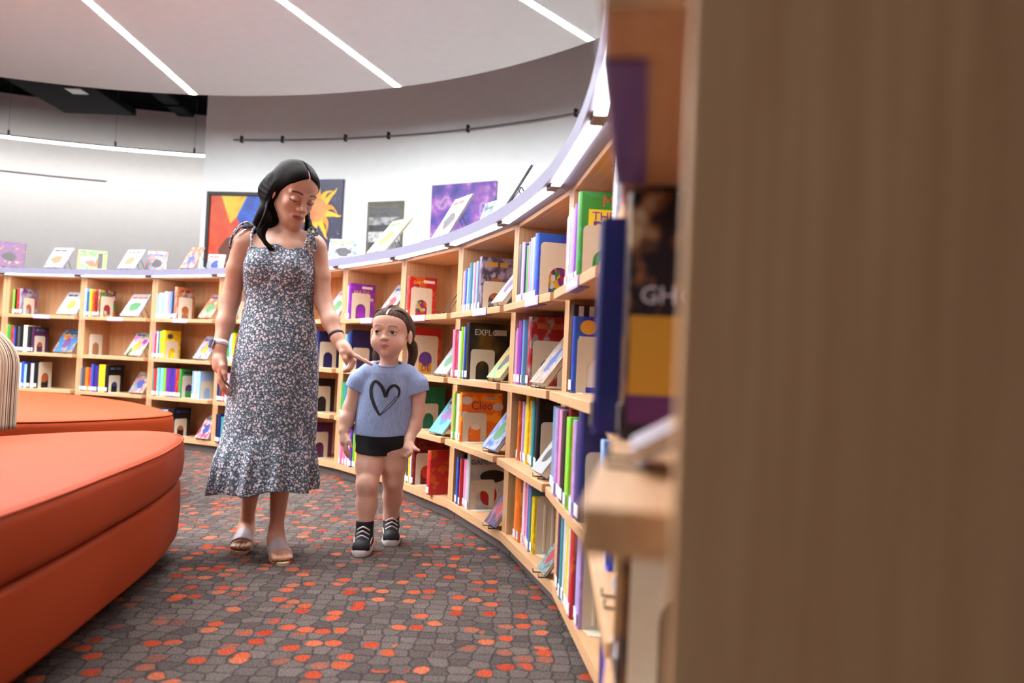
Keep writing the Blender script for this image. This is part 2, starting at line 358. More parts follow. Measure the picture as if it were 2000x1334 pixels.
# ------------------------------------------------------------------ books
CLR = dict(white=('white', (200, 198, 200)), cream=('cream', (226, 214, 170)), grey=('grey', (128, 126, 130)), dgrey=('dark grey', (70, 68, 72)), black=('black', (24, 22, 26)),
           red=('red', (196, 38, 44)), dred=('dark red', (122, 22, 28)), orange=('orange', (228, 112, 34)), yellow=('yellow', (236, 198, 36)), gold=('golden', (214, 158, 44)),
           green=('green', (62, 150, 62)), lime=('lime green', (140, 196, 60)), dgreen=('dark green', (26, 104, 72)), teal=('teal', (52, 138, 140)), aqua=('aqua', (122, 196, 196)),
           lblue=('light blue', (148, 186, 224)), blue=('blue', (44, 92, 190)), navy=('navy', (28, 36, 92)), steel=('steel blue', (92, 140, 168)), purple=('purple', (120, 44, 160)),
           lilac=('lilac', (176, 150, 208)), pink=('pink', (226, 130, 170)), lpink=('pale pink', (232, 196, 208)), brown=('brown', (120, 78, 44)), plum=('plum', (88, 40, 84)), indigo=('indigo', (64, 48, 150)))
def unit_cover():
    mb = MB(); n = 5   # spine slightly rounded; thickness x, depth y, height z
    prof = [(.0, .97), (.0, .03)]+[(.5-.5*math.cos(PI*k/n), .03-.03*math.sin(PI*k/n)) for k in range(1, n)]+[(1, .03), (1, .97), (.88, .97), (.88, .035), (.12, .035), (.12, .97)]
    m_ = len(prof); vs = [(x, y, 0) for x, y in prof]+[(x, y, 1) for x, y in prof]; o_ = list(range(m_))
    nb = n+2
    fs = [(k, (k+1) % m_, m_+(k+1) % m_, m_+k) for k in range(m_)]
    L = m_-1
    for off, fl in ((0, False), (m_, True)):
        quads = [(0, 1, m_-2, m_-1), (nb, nb+1, nb+2, nb+3)] if True else []
        mid = tuple(range(1, nb+1))+(nb+3, nb+4) if False else None
        q = [(0, 1, L-1, L), (nb+1, nb+2, nb+3, nb)] + [tuple(range(1, nb+1))+(nb+3, L-1)]
        for f in q: fs.append(tuple(off+x for x in (f if fl else f[::-1])))
    mb.add(vs, fs); me = mb.mesh('book_cover_unit'); me.materials.append(MT['cover']); return me
def unit_box(name, mat, b):
    me = MB().box(*b).mesh(name); me.materials.append(mat); return me
U_COVER = unit_cover()
U_PAGES = unit_box('book_pages_unit', MT['pages'], (.125, .875, .04, .955, .012, .988))
U_LABEL = unit_box('spine_label_unit', MT['sticker'], (.04, .96, -.006, .001, 0, 1))
def art_unit(mat):
    me = U_COVER.copy(); me.materials.clear(); me.materials.append(mat); return me
ALLLAB = {}
def book(mat4, t, wd, h, col, label, group, art=None, sticker=True, lh=.032):
    """upright book: spine at y = 0 facing the aisle, thickness along x"""
    r = empty('book', mat4); tag(r, label, 'book', group)
    c = link('cover', art or U_COVER, None, r); c.scale = (t, wd, h); c.color = lin(col)
    p = link('pages', U_PAGES, None, r); p.scale = (t, wd, h)
    if sticker and t > .006:
        s = link('spine_label', U_LABEL, None, r); s.scale = (t*.94, .25, lh); s.location = (t*.03, .0, .010)
    return r
def unit_flat():
    mb = MB(); mb.box(0, 1, 0, .12, 0, 1); mb.box(0, 1, .88, 1, 0, 1); mb.box(0, .02, .12, .88, 0, 1)
    me = mb.mesh('display_cover_unit'); me.materials.append(MT['cover']); return me
U_FLAT = unit_flat(); U_FPAGES = unit_box('display_pages_unit', MT['pages'], (.021, .965, .125, .875, .01, .99))
def flat_unit(mat):
    me = U_FLAT.copy(); me.materials.clear(); me.materials.append(mat); return me
def easel_mesh():
    mb = MB(); r = .0022
    for x in (-.035, .035):
        mb.tube([(x, -.030, .016), (x, -.030, .004), (x, .002, .002), (x, .003, .006), (x*.6, .105, .150)], r, 6)
        mb.tube([(x*.6, .105, .150), (x*.8, .150, .075), (x, .190, .0025)], r, 6)
    mb.tube([(-.021, .105, .150), (.021, .105, .150)], r, 6); mb.tube([(-.035, .002, .0025), (.035, .002, .0025)], r, 6); mb.tube([(-.035, .190, .0025), (.035, .190, .0025)], r, 6)
    me = mb.mesh('easel_wire_unit', True); me.materials.append(MT['blackmetal']); return me
U_EASEL = easel_mesh()
def easel(mat4, label, group='black wire book easels'):
    o = link('book_easel', U_EASEL); o.matrix_world = mat4; tag(o, label, 'book easel', group); return o
PRINT = [(150, 40, 50), (40, 60, 130), (60, 120, 70), (190, 140, 40), (90, 50, 110), (50, 46, 50), (170, 90, 50), (70, 120, 150)]
def display(mat4, wd, h, t, col, label, elabel, group, lean=36, art=None, stand=True):
    """book leaning back on a wire easel, front cover to the aisle"""
    if stand: easel(mat4, elabel)
    r = empty('book', mat4 @ T(0, -.0035, .0078) @ RX(-math.radians(lean)) @ T(-wd/2, -t, 0) if stand else mat4 @ T(0, -.01, .0135*0+.001+t*math.sin(math.radians(lean))) @ RX(-math.radians(lean)) @ T(-wd/2, -t, 0))
    tag(r, label, 'book', group)
    c = link('cover', art or U_FLAT, None, r); c.scale = (wd, t, h); c.color = lin(col)
    p = link('pages', U_FPAGES, None, r); p.scale = (wd, t, h)
    rg = random.Random(len(bpy.data.objects)); c1, c2 = rg.sample(PRINT, 2); y0 = -.0005
    zt_ = rg.uniform(.76, .84)*h; x = wd*rg.uniform(.08, .14)
    for k in range(rg.randint(2, 3)):      # title set in word-like blocks
        wl = wd*rg.uniform(.16, .30)
        if x+wl > wd*.93: break
        front_patch(r, 'printed_title', c1, x, x+wl, zt_, zt_+h*.075); x += wl+wd*.04
    pts = [(wd*(.5+rg.uniform(-.06, .06))+wd*rg.uniform(.20, .30)*math.cos(2*PI*k/12)*rg.uniform(.8, 1.1), h*.40+h*.22*math.sin(2*PI*k/12)*rg.uniform(.8, 1.1)) for k in range(12)]
    MB().add([(a_, y0, b_) for a_, b_ in pts], [tuple(range(12))]).build('printed_picture', tmat(c2), r)
    return r

def bookend_mesh(wd=.125, h=.155, arch=True, ribs=False):
    """plate in the y-z plane with an arched opening, foot towards +x"""
    n = 10; y0, y1 = 0, wd; rc = .016; t = .0022
    out = [(y0, 0)]+[(y0+rc-rc*math.cos(PI/2*k/4), h-rc+rc*math.sin(PI/2*k/4)) for k in range(5)]+[(y1-rc+rc*math.sin(PI/2*k/4), h-rc+rc*math.cos(PI/2*k/4)) for k in range(5)]+[(y1, 0)]
    mb = MB()
    def slab(poly, mi=0):
        m_ = len(poly); vs = [(0, y, z) for y, z in poly]+[(t, y, z) for y, z in poly]
        mb.add(vs, [tuple(range(m_)), tuple(range(2*m_-1, m_-1, -1))]+[(k, m_+k, m_+(k+1) % m_, (k+1) % m_) for k in range(m_)], mi)
    if arch:
        ar = wd*.27; ac = wd/2; az = h*.40
        inn = [(ac-ar, 0)]+[(ac-ar*math.cos(PI*k/n), az+ar*math.sin(PI*k/n)) for k in range(n+1)]+[(ac+ar, 0)]
        L = len(out); K = len(inn)
        # quad strip between outline and opening
        oi = [0]+[1+round(j*(L-3)/(K-3)) for j in range(K-2)]+[L-1]
        polys = []
        for j in range(K-1):
            seg = out[oi[j]:oi[j+1]+1]; polys.append(seg+[inn[j+1], inn[j]])
        for q in polys: slab(q)
    else: slab(out)
    if ribs:
        for y in (.25, .5, .75): mb.bbox(t, t+.004, wd*y-.006, wd*y+.006, .012, h-.03, .002)
    pl = mb.mesh('bookend_plate_unit'); pl.materials.append(MT['bookend'])
    b_ = MB(); b_.prism([(.0023, .002), (.055, .012), (.062, .03), (.062, wd-.03), (.055, wd-.012), (.0023, wd-.002)], .0002, .0026)
    bm_ = b_.mesh('bookend_foot_unit'); bm_.materials.append(MT['bookend'])
    return pl, bm_
BE = {'s': bookend_mesh(.125, .150), 'm': bookend_mesh(.14, .185), 'l': bookend_mesh(.16, .235), 'r': bookend_mesh(.13, .225, False, True)}
def bookend(mat4, kind, label):
    r = empty('bookend', mat4); tag(r, label, 'bookend', 'beige metal bookends')
    link('plate', BE[kind][0], None, r); link('foot', BE[kind][1], None, r); return r

_tc = {}
def text_mesh(s):
    if s not in _tc:
        cu = bpy.data.curves.new('lettering', 'FONT'); cu.body = s; cu.size = 1; cu.align_x = 'LEFT'; cu.resolution_u = 2; cu.extrude = .01
        o = bpy.data.objects.new('lettering', cu); COL.objects.link(o); bpy.context.view_layer.update()
        me = bpy.data.meshes.new_from_object(o.evaluated_get(bpy.context.evaluated_depsgraph_get())); bpy.data.objects.remove(o); _tc[s] = me
    return _tc[s]
def letters(parent, s, size, mat, m4):
    me = text_mesh(s).copy(); me.materials.clear(); me.materials.append(mat)
    o = link('lettering', me, None, parent); o.matrix_local = m4 @ Matrix.Diagonal((size, size, .05, 1)); return o
TXT = {}
def tmat(rgb):
    if rgb not in TXT: TXT[rgb] = simple('print_%d_%d_%d' % rgb, rgb, .5, .02)
    return TXT[rgb]
# flat print laid on the right-hand cover of an upright book (plane x = t, reading direction +y, up +z)
def side_text(b, t, s, size, rgb, y, z): letters(b, s, size, tmat(rgb), Matrix(((0, 0, 1, t+.0006), (1, 0, 0, y), (0, 1, 0, z), (0, 0, 0, 1))))
def side_patch(b, t, name, rgb, y0, y1, z0, z1, mat=None):
    o = MB().box(t, t+.0005, y0, y1, z0, z1).build(name, mat or tmat(rgb), b); return o
def side_disc(b, t, name, rgb, y, z, ry, rz, mat=None):
    pts = [(y+ry*math.cos(2*PI*k/20), z+rz*math.sin(2*PI*k/20)) for k in range(20)]
    return MB().add([(t+.0007, a, c) for a, c in pts], [tuple(range(20))]).build(name, mat or tmat(rgb), b)
# flat print on the front of a display book (plane y = 0, reading +x, up +z)
def front_text(b, s, size, rgb, x, z): letters(b, s, size, tmat(rgb), Matrix(((1, 0, 0, x), (0, 0, -1, -.0006), (0, 1, 0, z), (0, 0, 0, 1))))
def front_patch(b, name, rgb, x0, x1, z0, z1, mat=None): return MB().box(x0, x1, -.0005, 0, z0, z1).build(name, mat or tmat(rgb), b)

ART = {}
def art(name, cols, scale=4, kind='noise', seed=None):
    if name not in ART: ART[name] = art_material('print_'+name, cols, scale, random.uniform(0, 50) if seed is None else seed, kind)
    return ART[name]
A_ = {
 'whitesplash': art('whitesplash', [(198, 196, 198), (201, 199, 201), (126, 159, 189), (198, 75, 100), (50, 50, 159)], 3.0),
 'palewash': art('palewash', [(198, 198, 199), (201, 201, 203), (189, 193, 198), (201, 201, 203)], 3.0),
 'blueyellow': art('blueyellow', [(40, 110, 176), (48, 128, 196), (40, 110, 176), (216, 160, 50), (190, 60, 60)], 2.6),
 'pinkgreen': art('pinkgreen', [(140, 60, 150), (232, 150, 200), (220, 200, 220), (150, 190, 90), (60, 60, 60)], 2.6),
 'tealred': art('tealred', [(26, 40, 50), (80, 160, 176), (206, 60, 56), (226, 200, 170), (40, 90, 110)], 5.0),
 'orangewhite': art('orangewhite', [(201, 201, 201), (198, 198, 198), (194, 100, 50), (201, 142, 75), (168, 42, 33)], 3.5),
 'bluewhite': art('bluewhite', [(50, 84, 176), (100, 126, 189), (198, 198, 204), (198, 198, 204), (173, 67, 67)], 3.2),
 'redpink': art('redpink', [(120, 30, 60), (190, 40, 76), (226, 130, 150), (236, 236, 240), (60, 70, 150)], 3.6),
 'catblue': art('catblue', [(100, 200, 220), (120, 210, 226), (100, 200, 220), (90, 190, 214)], 2.0),
 'whitegreen': art('whitegreen', [(189, 189, 198), (176, 173, 189), (189, 193, 198), (100, 159, 126)], 2.4),
 'greenfrog': art('greenfrog', [(60, 180, 60), (90, 206, 90), (226, 150, 90), (80, 200, 80), (150, 190, 170)], 3.0),
 'bluebooks': art('bluebooks', [(40, 80, 170), (80, 120, 200), (150, 180, 236), (200, 214, 240), (30, 50, 120)], 4.0),
 'darkdino': art('darkdino', [(34, 40, 70), (70, 80, 140), (40, 46, 84), (200, 70, 60), (120, 130, 190)], 4.0),
 'limefarm': art('limefarm', [(194, 189, 168), (198, 179, 159), (159, 126, 100), (201, 201, 198), (126, 134, 159)], 4.0),
 'greymarch': art('greymarch', [(196, 184, 206), (176, 160, 190), (110, 96, 120), (70, 60, 80), (206, 196, 214)], 5.0),
 'redpattern': art('redpattern', [(190, 30, 40), (176, 24, 40), (196, 40, 44), (190, 190, 196), (150, 130, 40)], 5.0),
 'zebra': None,
 'purplegold': art('purplegold', [(96, 36, 90), (110, 44, 100), (96, 36, 90), (190, 140, 90)], 4.5),
 'greypaper': art('greypaper', [(189, 186, 194), (173, 168, 179), (151, 134, 159), (198, 179, 168), (126, 109, 142)], 4.0),
 'seablue': art('seablue', [(198, 201, 206), (142, 168, 193), (100, 126, 176), (198, 201, 206), (189, 189, 151)], 3.4),
 'magma': art('magma', [(70, 40, 70), (120, 50, 90), (226, 110, 60), (236, 180, 120), (200, 60, 50)], 4.4),
 'paleboat': art('paleboat', [(189, 188, 201), (201, 198, 201), (198, 173, 159), (198, 189, 100), (159, 159, 189)], 3.4),
 'palepink': art('palepink', [(198, 189, 198), (198, 168, 184), (201, 198, 201), (168, 142, 173)], 3.6),
 'mossgrey': art('mossgrey', [(120, 160, 160), (80, 110, 110), (160, 190, 190), (60, 80, 80), (200, 210, 200)], 4.6),
 'goldblack': art('goldblack', [(18, 16, 30), (22, 20, 34), (30, 26, 40), (150, 96, 60), (214, 180, 140)], 6.0),
 'kidart': art('kidart', [(236, 110, 40), (240, 190, 50), (60, 150, 80), (206, 40, 60), (120, 50, 160), (236, 236, 240)], 7.0, 'vor'),
 'brownscene': art('brownscene', [(70, 44, 20), (104, 66, 28), (130, 84, 36), (60, 50, 60)], 4.0),
 'blackstars': art('blackstars', [(20, 22, 30), (24, 28, 38), (60, 54, 30), (150, 110, 40)], 1.6),
}
AF = {k: flat_unit(m_) for k, m_ in A_.items() if m_}
AU = {k: art_unit(m_) for k, m_ in A_.items() if m_}

def thick(t): return 'thin' if t < .014 else ('thick' if t > .028 else 'slim')
BOOKS = {}
def run(i, row, u0, u1, spec, v=-.040, wd=.19, be=None, cover=None, coverart=None, gap=.0008, lean_last=0):
    """a row of upright books from u0 to u1; spec 'colour[:height cm]' words; returns {index: root}"""
    items = spec.split(); n = len(items); ws = [random.uniform(.7, 1.35) for _ in items]
    for k, it in enumerate(items):
        if '*' in it: ws[k] = float(it.split('*')[1])
    tot = sum(ws); u = u0; out = {}
    for k, it in enumerate(items):
        it = it.split('*')[0]; c, _, hh = it.partition(':')
        t = (u1-u0)*ws[k]/tot; h = float(hh)/100 if hh else random.uniform(.205, .262)
        h = min(h, .305)
        last = k == n-1
        nm, rgb = CLR[c]; j = random.uniform(.9, 1.1); rgb = tuple(max(0, min(255, int(x*j))) for x in rgb)
        lab = '%s %s book, %s from left on %s, %s' % (thick(t), nm, ORD[k] if k < 13 else 'far', ROWN[row], bayname(i))
        if last and cover: lab = cover
        dv = 0 if last else random.uniform(-.008, .010)
        b_ = book(BM[i] @ T(u, v+dv, ZS[row]+.0006), t-gap, wd if last else random.uniform(.15, .19), h, rgb, lab, 'upright books in the curved bookcases', AU[coverart] if (last and coverart) else None)
        b_['t'] = t-gap; out[k] = b_; u += t
    if be and (not cover or coverart in ('whitesplash', 'kidart', 'orangewhite', 'greymarch', 'redpattern')):
        rg = random.Random(i*10+ord(row[0])); c1, c2 = rg.sample(PRINT, 2); bb = out[n-1]; y = .03
        for k in range(2):
            wl = rg.uniform(.03, .06); side_patch(bb, bb['t'], 'printed_title', c1, y, y+wl, h*.83, h*.91); y += wl+.012
        side_disc(bb, bb['t'], 'printed_picture', c2, .085, h*.42, .05, h*.2)
    if be:
        kind = be[0]; bookend(BM[i] @ T(u1+.001, v+.015, ZS[row]), kind, ('ribbed beige bookend' if kind == 'r' else ('beige arched bookend' if u1 < .6 else 'right-hand beige bookend'))+' holding up books on %s, %s' % (ROWN[row], bayname(i)))
    return out
def disp(i, row, u, wd, h, a, label, t=.014, lean=36, v=-.018):
    u = min(u, BW[i]-.042-wd/2)
    return display(BM[i] @ T(u, v, ZS[row]+.0005), wd, h, t, CLR['white'][1], label, 'black wire easel on %s of %s' % (ROWN[row], bayname(i)), 'books displayed on easels', lean, AF[a] if a in AF else None)

# --- first full bookcase
b = run(0, 'T', .10, .205, 'lime:22 black:22 red:23 white:23*1.6', be='s', cover='white picture book with coloured splashes, top shelf, first bookcase from left', coverart='whitesplash')
disp(0, 'T', .66, .20, .255, 'palewash', 'white book leaning on easel, top shelf, first bookcase from left')
run(0, '2', .055, .34, 'lime:24 green:23 red:23 blue:22 black:24 dgrey:23 black:24 cream:24*1.8 dgrey:23 black:23 plum:23', be='s')
disp(0, '2', .63, .19, .25, 'blueyellow', 'blue and yellow book on easel, second shelf, first bookcase from left')
run(0, '3', .06, .40, 'dred red:23 white:22 red:22 orange:21 white:22 blue:23 lblue:21 black:22 white:22 black:23', be='l')
# --- second
run(1, 'T', .06, .225, 'lblue:25 blue:22 yellow:24 orange:24 red:22 dred:23 yellow:24', be='m', cover='yellow edged book with red title, top shelf, second bookcase from left', coverart='kidart')
disp(1, 'T', .55, .20, .25, 'palewash', 'white book with pale pink picture on easel, top shelf, second bookcase')
bookend(BM[1] @ T(.12, -.02, ZS['2']), 'm', 'empty beige bookend standing alone on second shelf, second bookcase from left')
disp(1, '2', .61, .18, .25, 'pinkgreen', 'pink and green book on easel, second shelf, second bookcase')
run(1, '3', .055, .365, 'grey:20 dgrey:20 orange:21 red:20 blue:24 navy:24 indigo:23 yellow:24 yellow:24 black:24', be='s')
disp(1, '3', .70, .155, .22, 'tealred', 'teal and red comic on easel, third shelf, second bookcase')
run(1, '4', .08, .30, 'blue red white green navy yellow', be='s')
# --- third
b = run(2, 'T', .06, .325, 'lblue:21 white:22 aqua:22 lblue:22 white:23 lilac:23 steel:23 navy:23 white:27*1.8', be='m', cover='white and orange picture book, top shelf, third bookcase from left', coverart='orangewhite')
disp(2, 'T', .64, .15, .25, 'orangewhite', 'white book with orange figures on easel, top shelf, third bookcase')
b = run(2, '2', .045, .20, 'pink:23 lilac:23 red:21 white:23 blue:22 lime:23 yellow:24*2', be='s', wd=.17, cover='bright yellow cover with dark disc, second shelf, third bookcase from left')
side_disc(b[6], b[6]['t'], 'printed_disc', (70, 66, 60), .055, .19, .03, .022)
disp(2, '2', .615, .165, .235, 'bluewhite', 'blue and white book on easel, second shelf, third bookcase')
run(2, '3', .06, .42, 'teal:23 red:23 aqua:24 aqua:24 lime:24 purple:24 indigo:24 indigo:24 red:24 green:24', be='m')
run(2, '3', .545, .64, 'lblue:23 white:23 lblue:23', be='s', cover='pale blue book standing alone right of red spines, third shelf, third bookcase')
run(2, '4', .08, .355, 'white:22 blue:22 white:21 lblue:22 white:22 black:24*2', be='s')
disp(2, '4', .68, .14, .23, 'redpink', 'red and pink book on easel, bottom shelf, third bookcase')
# --- fourth (mostly behind the woman)
run(3, 'T', .08, .27, 'white:24 red:24 lblue:23 red:25', be='s', coverart='orangewhite', cover='red and white cover glimpsed beside the dress, top shelf, fourth bookcase')
run(3, '3', .05, .30, 'navy:23 dgrey:23 red:24 white:23 pink:23 blue:23 red:23', be='s')
run(3, '4', .06, .24, 'black navy teal red', be='s')
run(3, '2', .05, .26, 'white blue green lblue yellow', be='s')
# --- fifth
run(4, '2', .33, .55, 'blue:25 navy:25 blue:26 navy:26*2', be='m', wd=.2, cover='navy cover behind bookend, second shelf, fifth bookcase')
disp(4, 'T', .70, .18, .25, 'palewash', 'white book on easel beside the pointing arm, top shelf, fifth bookcase')
run(4, '3', .30, .50, 'dgrey:23 black:24 dred:24 black:24*2', be='m', wd=.2, cover='dark cover with red picture, third shelf, fifth bookcase')
run(4, '4', .30, .50, 'plum:24 purple:24 plum:25*2', be='m', wd=.2, cover='plum cover behind bookend, bottom shelf, fifth bookcase')
# --- sixth
b = run(5, 'T', 0.055, 0.116, 'orange:23 white:23 purple:25*1.6', be='m', wd=.20, cover='bright purple MATH book, top shelf, sixth bookcase from left', v=-0.020)
tt = b[2]['t']; side_text(b[2], tt, 'MATH', .042, (226, 160, 40), .03, .175); side_patch(b[2], tt, 'sticker', (232, 232, 236), .09, .17, .215, .233); side_patch(b[2], tt, 'printed_band', (214, 170, 226), .02, .18, .135, .155)
disp(5, 'T', .60, .17, .26, 'whitegreen', 'white book with green title on easel, top shelf, sixth bookcase')
run(5, '2', 0.055, 0.161, 'lblue:24 aqua:24 blue:25 navy:27*1.6', be='s', wd=.21, cover='navy cover behind the pointing hand, second shelf, sixth bookcase', v=-0.016)
run(5, '3', .08, .30, 'green:23 teal:22 white:23 dgreen:24', be='s')
run(5, '4', 0.055, 0.331, 'pink:22 pink:22 pink:22 lpink:22 pink:22 lpink:22 purple:25 indigo:25 lime:24 green:23 yellow:23 black:24', v=-0.007)
# --- seventh
b = run(6, 'T', 0.055, 0.111, 'blue:25 red:25*1.5', be='m', wd=.19, cover='bright red book with yellow title, top shelf, seventh bookcase', v=-0.009)
tt = b[1]['t']; side_text(b[1], tt, 'EARTH', .028, (236, 190, 50), .03, .205); side_text(b[1], tt, 'Kids', .034, (150, 170, 236), .03, .17); side_patch(b[1], tt, 'sticker', (240, 240, 240), .095, .17, .215, .232)
side_disc(b[1], tt, 'printed_figure', (0, 0, 0), .085, .085, .05, .06, A_['kidart'])
easel(BM[6] @ T(.66, -.02, ZS['T']+.0005), 'empty black wire easel on top shelf of seventh bookcase')
b = run(6, '2', 0.070, 0.132, 'white:24 dred:26 red:28*1.2', be='l', wd=.20, cover='red edged book behind tall bookend, second shelf, seventh bookcase', v=0.015)
tt = b[2]['t']; side_disc(b[2], tt, 'printed_window', (96, 60, 150), .10, .11, .045, .06); side_patch(b[2], tt, 'printed_band', (230, 160, 30), .05, .15, .0, .07); side_text(b[2], tt, 'DE', .05, (70, 40, 110), .07, .02)
disp(6, '2', .66, .16, .22, 'whitegreen', 'white and pale green book on easel, second shelf, seventh bookcase')
run(6, '3', 0.060, 0.262, 'black:24 navy:24 black:25 dgreen:25*2', be='s', wd=.19, cover='dark green cover by the small arm, third shelf, seventh bookcase', v=0.012)
d = disp(6, '3', .635, .18, .245, 'catblue', 'sky blue CAT RUN book on easel, third shelf, seventh bookcase')
front_text(d, 'CAT', .06, (226, 30, 150), .03, .15); front_text(d, 'RUN', .06, (226, 30, 150), .03, .09)
b = run(6, '4', 0.060, 0.250, 'indigo:23 blue:23 red:23 lime:24 navy:24 yellow:24 white:24 dred:27*1.8', be='m', wd=.20, cover='dark red cover with black lettering, bottom shelf, seventh bookcase', v=0.015)
tt = b[7]['t']; side_text(b[7], tt, 'cupcake', .034, (24, 18, 18), .02, .225); side_text(b[7], tt, 'thief', .038, (24, 18, 18), .05, .185); side_disc(b[7], tt, 'printed_figure', (196, 60, 30), .10, .08, .05, .05)
run(6, '4', .56, .60, 'red:24')
# --- eighth
run(7, 'T', 0.055, 0.329, 'white:22 pink:23 blue:23 lblue:23 white:24 steel:25 aqua:25 pink:25 blue:25 lblue:25 lilac:27*1.6', be='s', wd=.23, cover='grey lilac photo cover, top shelf, eighth bookcase', coverart='greymarch', v=0.000)
disp(7, 'T', .70, .15, .27, 'palewash', 'white edged dark book leaning on easel, top shelf, eighth bookcase', t=.022)
b = run(7, '2', 0.055, 0.331, 'white:24 pink:25 red:24 indigo:25 cream:24 lime:26 yellow:26 blue:26 black:28*1.6', be='s', wd=.24, cover='black book lettered EXPLORE, second shelf, eighth bookcase', coverart='blackstars', v=-0.050)
tt = b[8]['t']; side_text(b[8], tt, 'EXPLO', .042, (210, 210, 214), .03, .22); side_patch(b[8], tt, 'sticker', (196, 196, 200), .135, .20, .222, .25)
disp(7, '2', .70, .17, .24, 'greenfrog', 'bright green book on easel, second shelf, eighth bookcase', t=.02)
b = run(7, '3', 0.055, 0.193, 'yellow:25 lime:24 white:24 cream:24 steel:25 orange:25*1.3', be='s', wd=.23, cover='orange book lettered Cleo, third shelf, eighth bookcase', v=-0.027)
tt = b[5]['t']; side_text(b[5], tt, 'Cleo', .06, (120, 60, 90), .055, .165); side_patch(b[5], tt, 'sticker', (190, 186, 180), .13, .195, .215, .228)
for y, z, r_ in ((.03, .21, .03), (.20, .18, .03), (.02, .14, .022)): side_disc(b[5], tt, 'printed_cloud', (226, 216, 206), y, z, r_, r_*.7)
side_disc(b[5], tt, 'printed_figure', (236, 226, 206), .085, .09, .03, .03)
disp(7, '3', .64, .18, .25, 'bluebooks', 'blue picture book on easel, third shelf, eighth bookcase', t=.02)
b = run(7, '4', 0.055, 0.264, 'dgrey:24 blue:24 black:26 red:24 pink:24 lblue:24 white:28*1.6', be='s', wd=.24, cover='pale book lettered GAMERVILLE, bottom shelf, eighth bookcase', v=0.006)
tt = b[6]['t']; side_text(b[6], tt, 'GAMERVILLE', .036, (40, 64, 100), .01, .225); side_disc(b[6], tt, 'printed_arc', (20, 20, 24), .13, .165, .07, .032); side_disc(b[6], tt, 'printed_figure', (170, 20, 24), .11, .07, .045, .05)
disp(7, '4', .70, .13, .25, 'darkdino', 'dark blue book on easel, bottom shelf, eighth bookcase')
# --- ninth
b = run(8, 'T', 0.055, 0.360, 'dgrey:26*2.2 lilac:26 navy:25 green:24 pink:25 lblue:26 white:26 blue:27*1.4', be='l', wd=.23, cover='blue edged book behind tall bookend, top shelf, ninth bookcase', v=-0.003)
tt = b[7]['t']; side_disc(b[7], tt, 'printed_window', (0, 0, 0), .10, .09, .05, .08, A_['kidart'])
run(8, '2', 0.055, 0.291, 'lilac:23 pink:24 purple:27*2.4 blue:26 steel:27 lblue:28 red:28*1.6', be='m', wd=.25, cover='red patterned cover, second shelf, ninth bookcase', coverart='redpattern', v=0.001)
disp(8, '2', .56, .19, .26, 'limefarm', 'lime edged picture book on easel, second shelf, ninth bookcase', t=.022)
b = run(8, '3', 0.060, 0.401, 'navy:25 blue:25 orange:25 red:25 lilac:25 white:24 yellow:28*1.6 gold:26 steel:26 teal:26 navy:28 black:28*1.3', be='m', wd=.24, v=0.018)
disp(8, '3', .64, .14, .21, 'palewash', 'white book on easel between spines, third shelf, ninth bookcase', t=.03)
run(8, '4', 0.060, 0.395, 'lime:26 navy:25 orange:27*1.8 orange:26 white:25 lpink:27 pink:26 blue:26*1.8 steel:25 yellow:22', be='r', wd=.2, v=0.018)
disp(8, '4', .715, .10, .17, 'mossgrey', 'small grey green book leaning, bottom shelf, ninth bookcase', t=.012)
# --- tenth
b = run(9, 'T', 0.055, 0.276, 'pink:24 white:24 lblue:25 white:26 lilac:25 purple:26 green:29*1.4', be='m', wd=.25, cover='green cover with big purple Bi, top shelf, tenth bookcase', v=-0.020)
tt = b[6]['t']; side_patch(b[6], tt, 'printed_band', (236, 214, 40), .03, .24, .13, .235); side_text(b[6], tt, 'ME', .05, (214, 90, 60), .07, .245); side_text(b[6], tt+.0004, 'THE M', .04, (150, 40, 160), .04, .20); side_text(b[6], tt+.0004, 'Bi', .085, (120, 40, 150), .04, .14)
b = run(9, '2', 0.055, 0.139, 'dgrey:28 white:27 black:29*1.6 blue:25*1.4', be='m', wd=.24, cover='sky blue cover with yellow disc, second shelf, tenth bookcase', v=0.000)
tt = b[3]['t']; side_disc(b[3], tt, 'printed_disc', (220, 160, 50), .05, .215, .028, .024); side_text(b[3], tt, 'Mall', .04, (110, 50, 110), .05, .155); side_patch(b[3], tt, 'printed_panel', (232, 228, 232), .02, .23, .02, .185); side_text(b[3], tt+.0004, 'a Tr', .045, (190, 40, 50), .08, .12); side_disc(b[3], tt+.0003, 'printed_figure', (0, 0, 0), .13, .065, .05, .045, A_['kidart'])
for k in range(6): side_patch(b[2], b[2]['t'], 'printed_stripe', (220, 220, 226), .02+.035*k, .036+.035*k, .245, .285)
b = run(9, '3', 0.040, 0.640, 'steel:27*3 yellow:25 lilac:27 pink:27*1.2 black:27*2 dred:29 lime:26 green:26 orange:25 lilac:26 navy:30*1.5', be='m', wd=.25, cover='navy cover with pale brown disc, third shelf, tenth bookcase', v=-0.052)
tt = b[10]['t']; side_disc(b[10], tt, 'printed_disc', (150, 110, 100), .15, .17, .075, .085); side_text(b[10], tt+.0004, 'GA', .05, (30, 26, 34), .09, .20); side_text(b[10], tt+.0004, 'QUI', .05, (30, 26, 34), .13, .235)
run(9, '4', 0.055, 0.473, 'plum:27*1.3 black:26*1.6 teal:26 white:26 lime:27 yellow:27 white:25 red:27*1.3 lblue:27*1.2 lilac:27', be='r', wd=.2, v=-0.012)
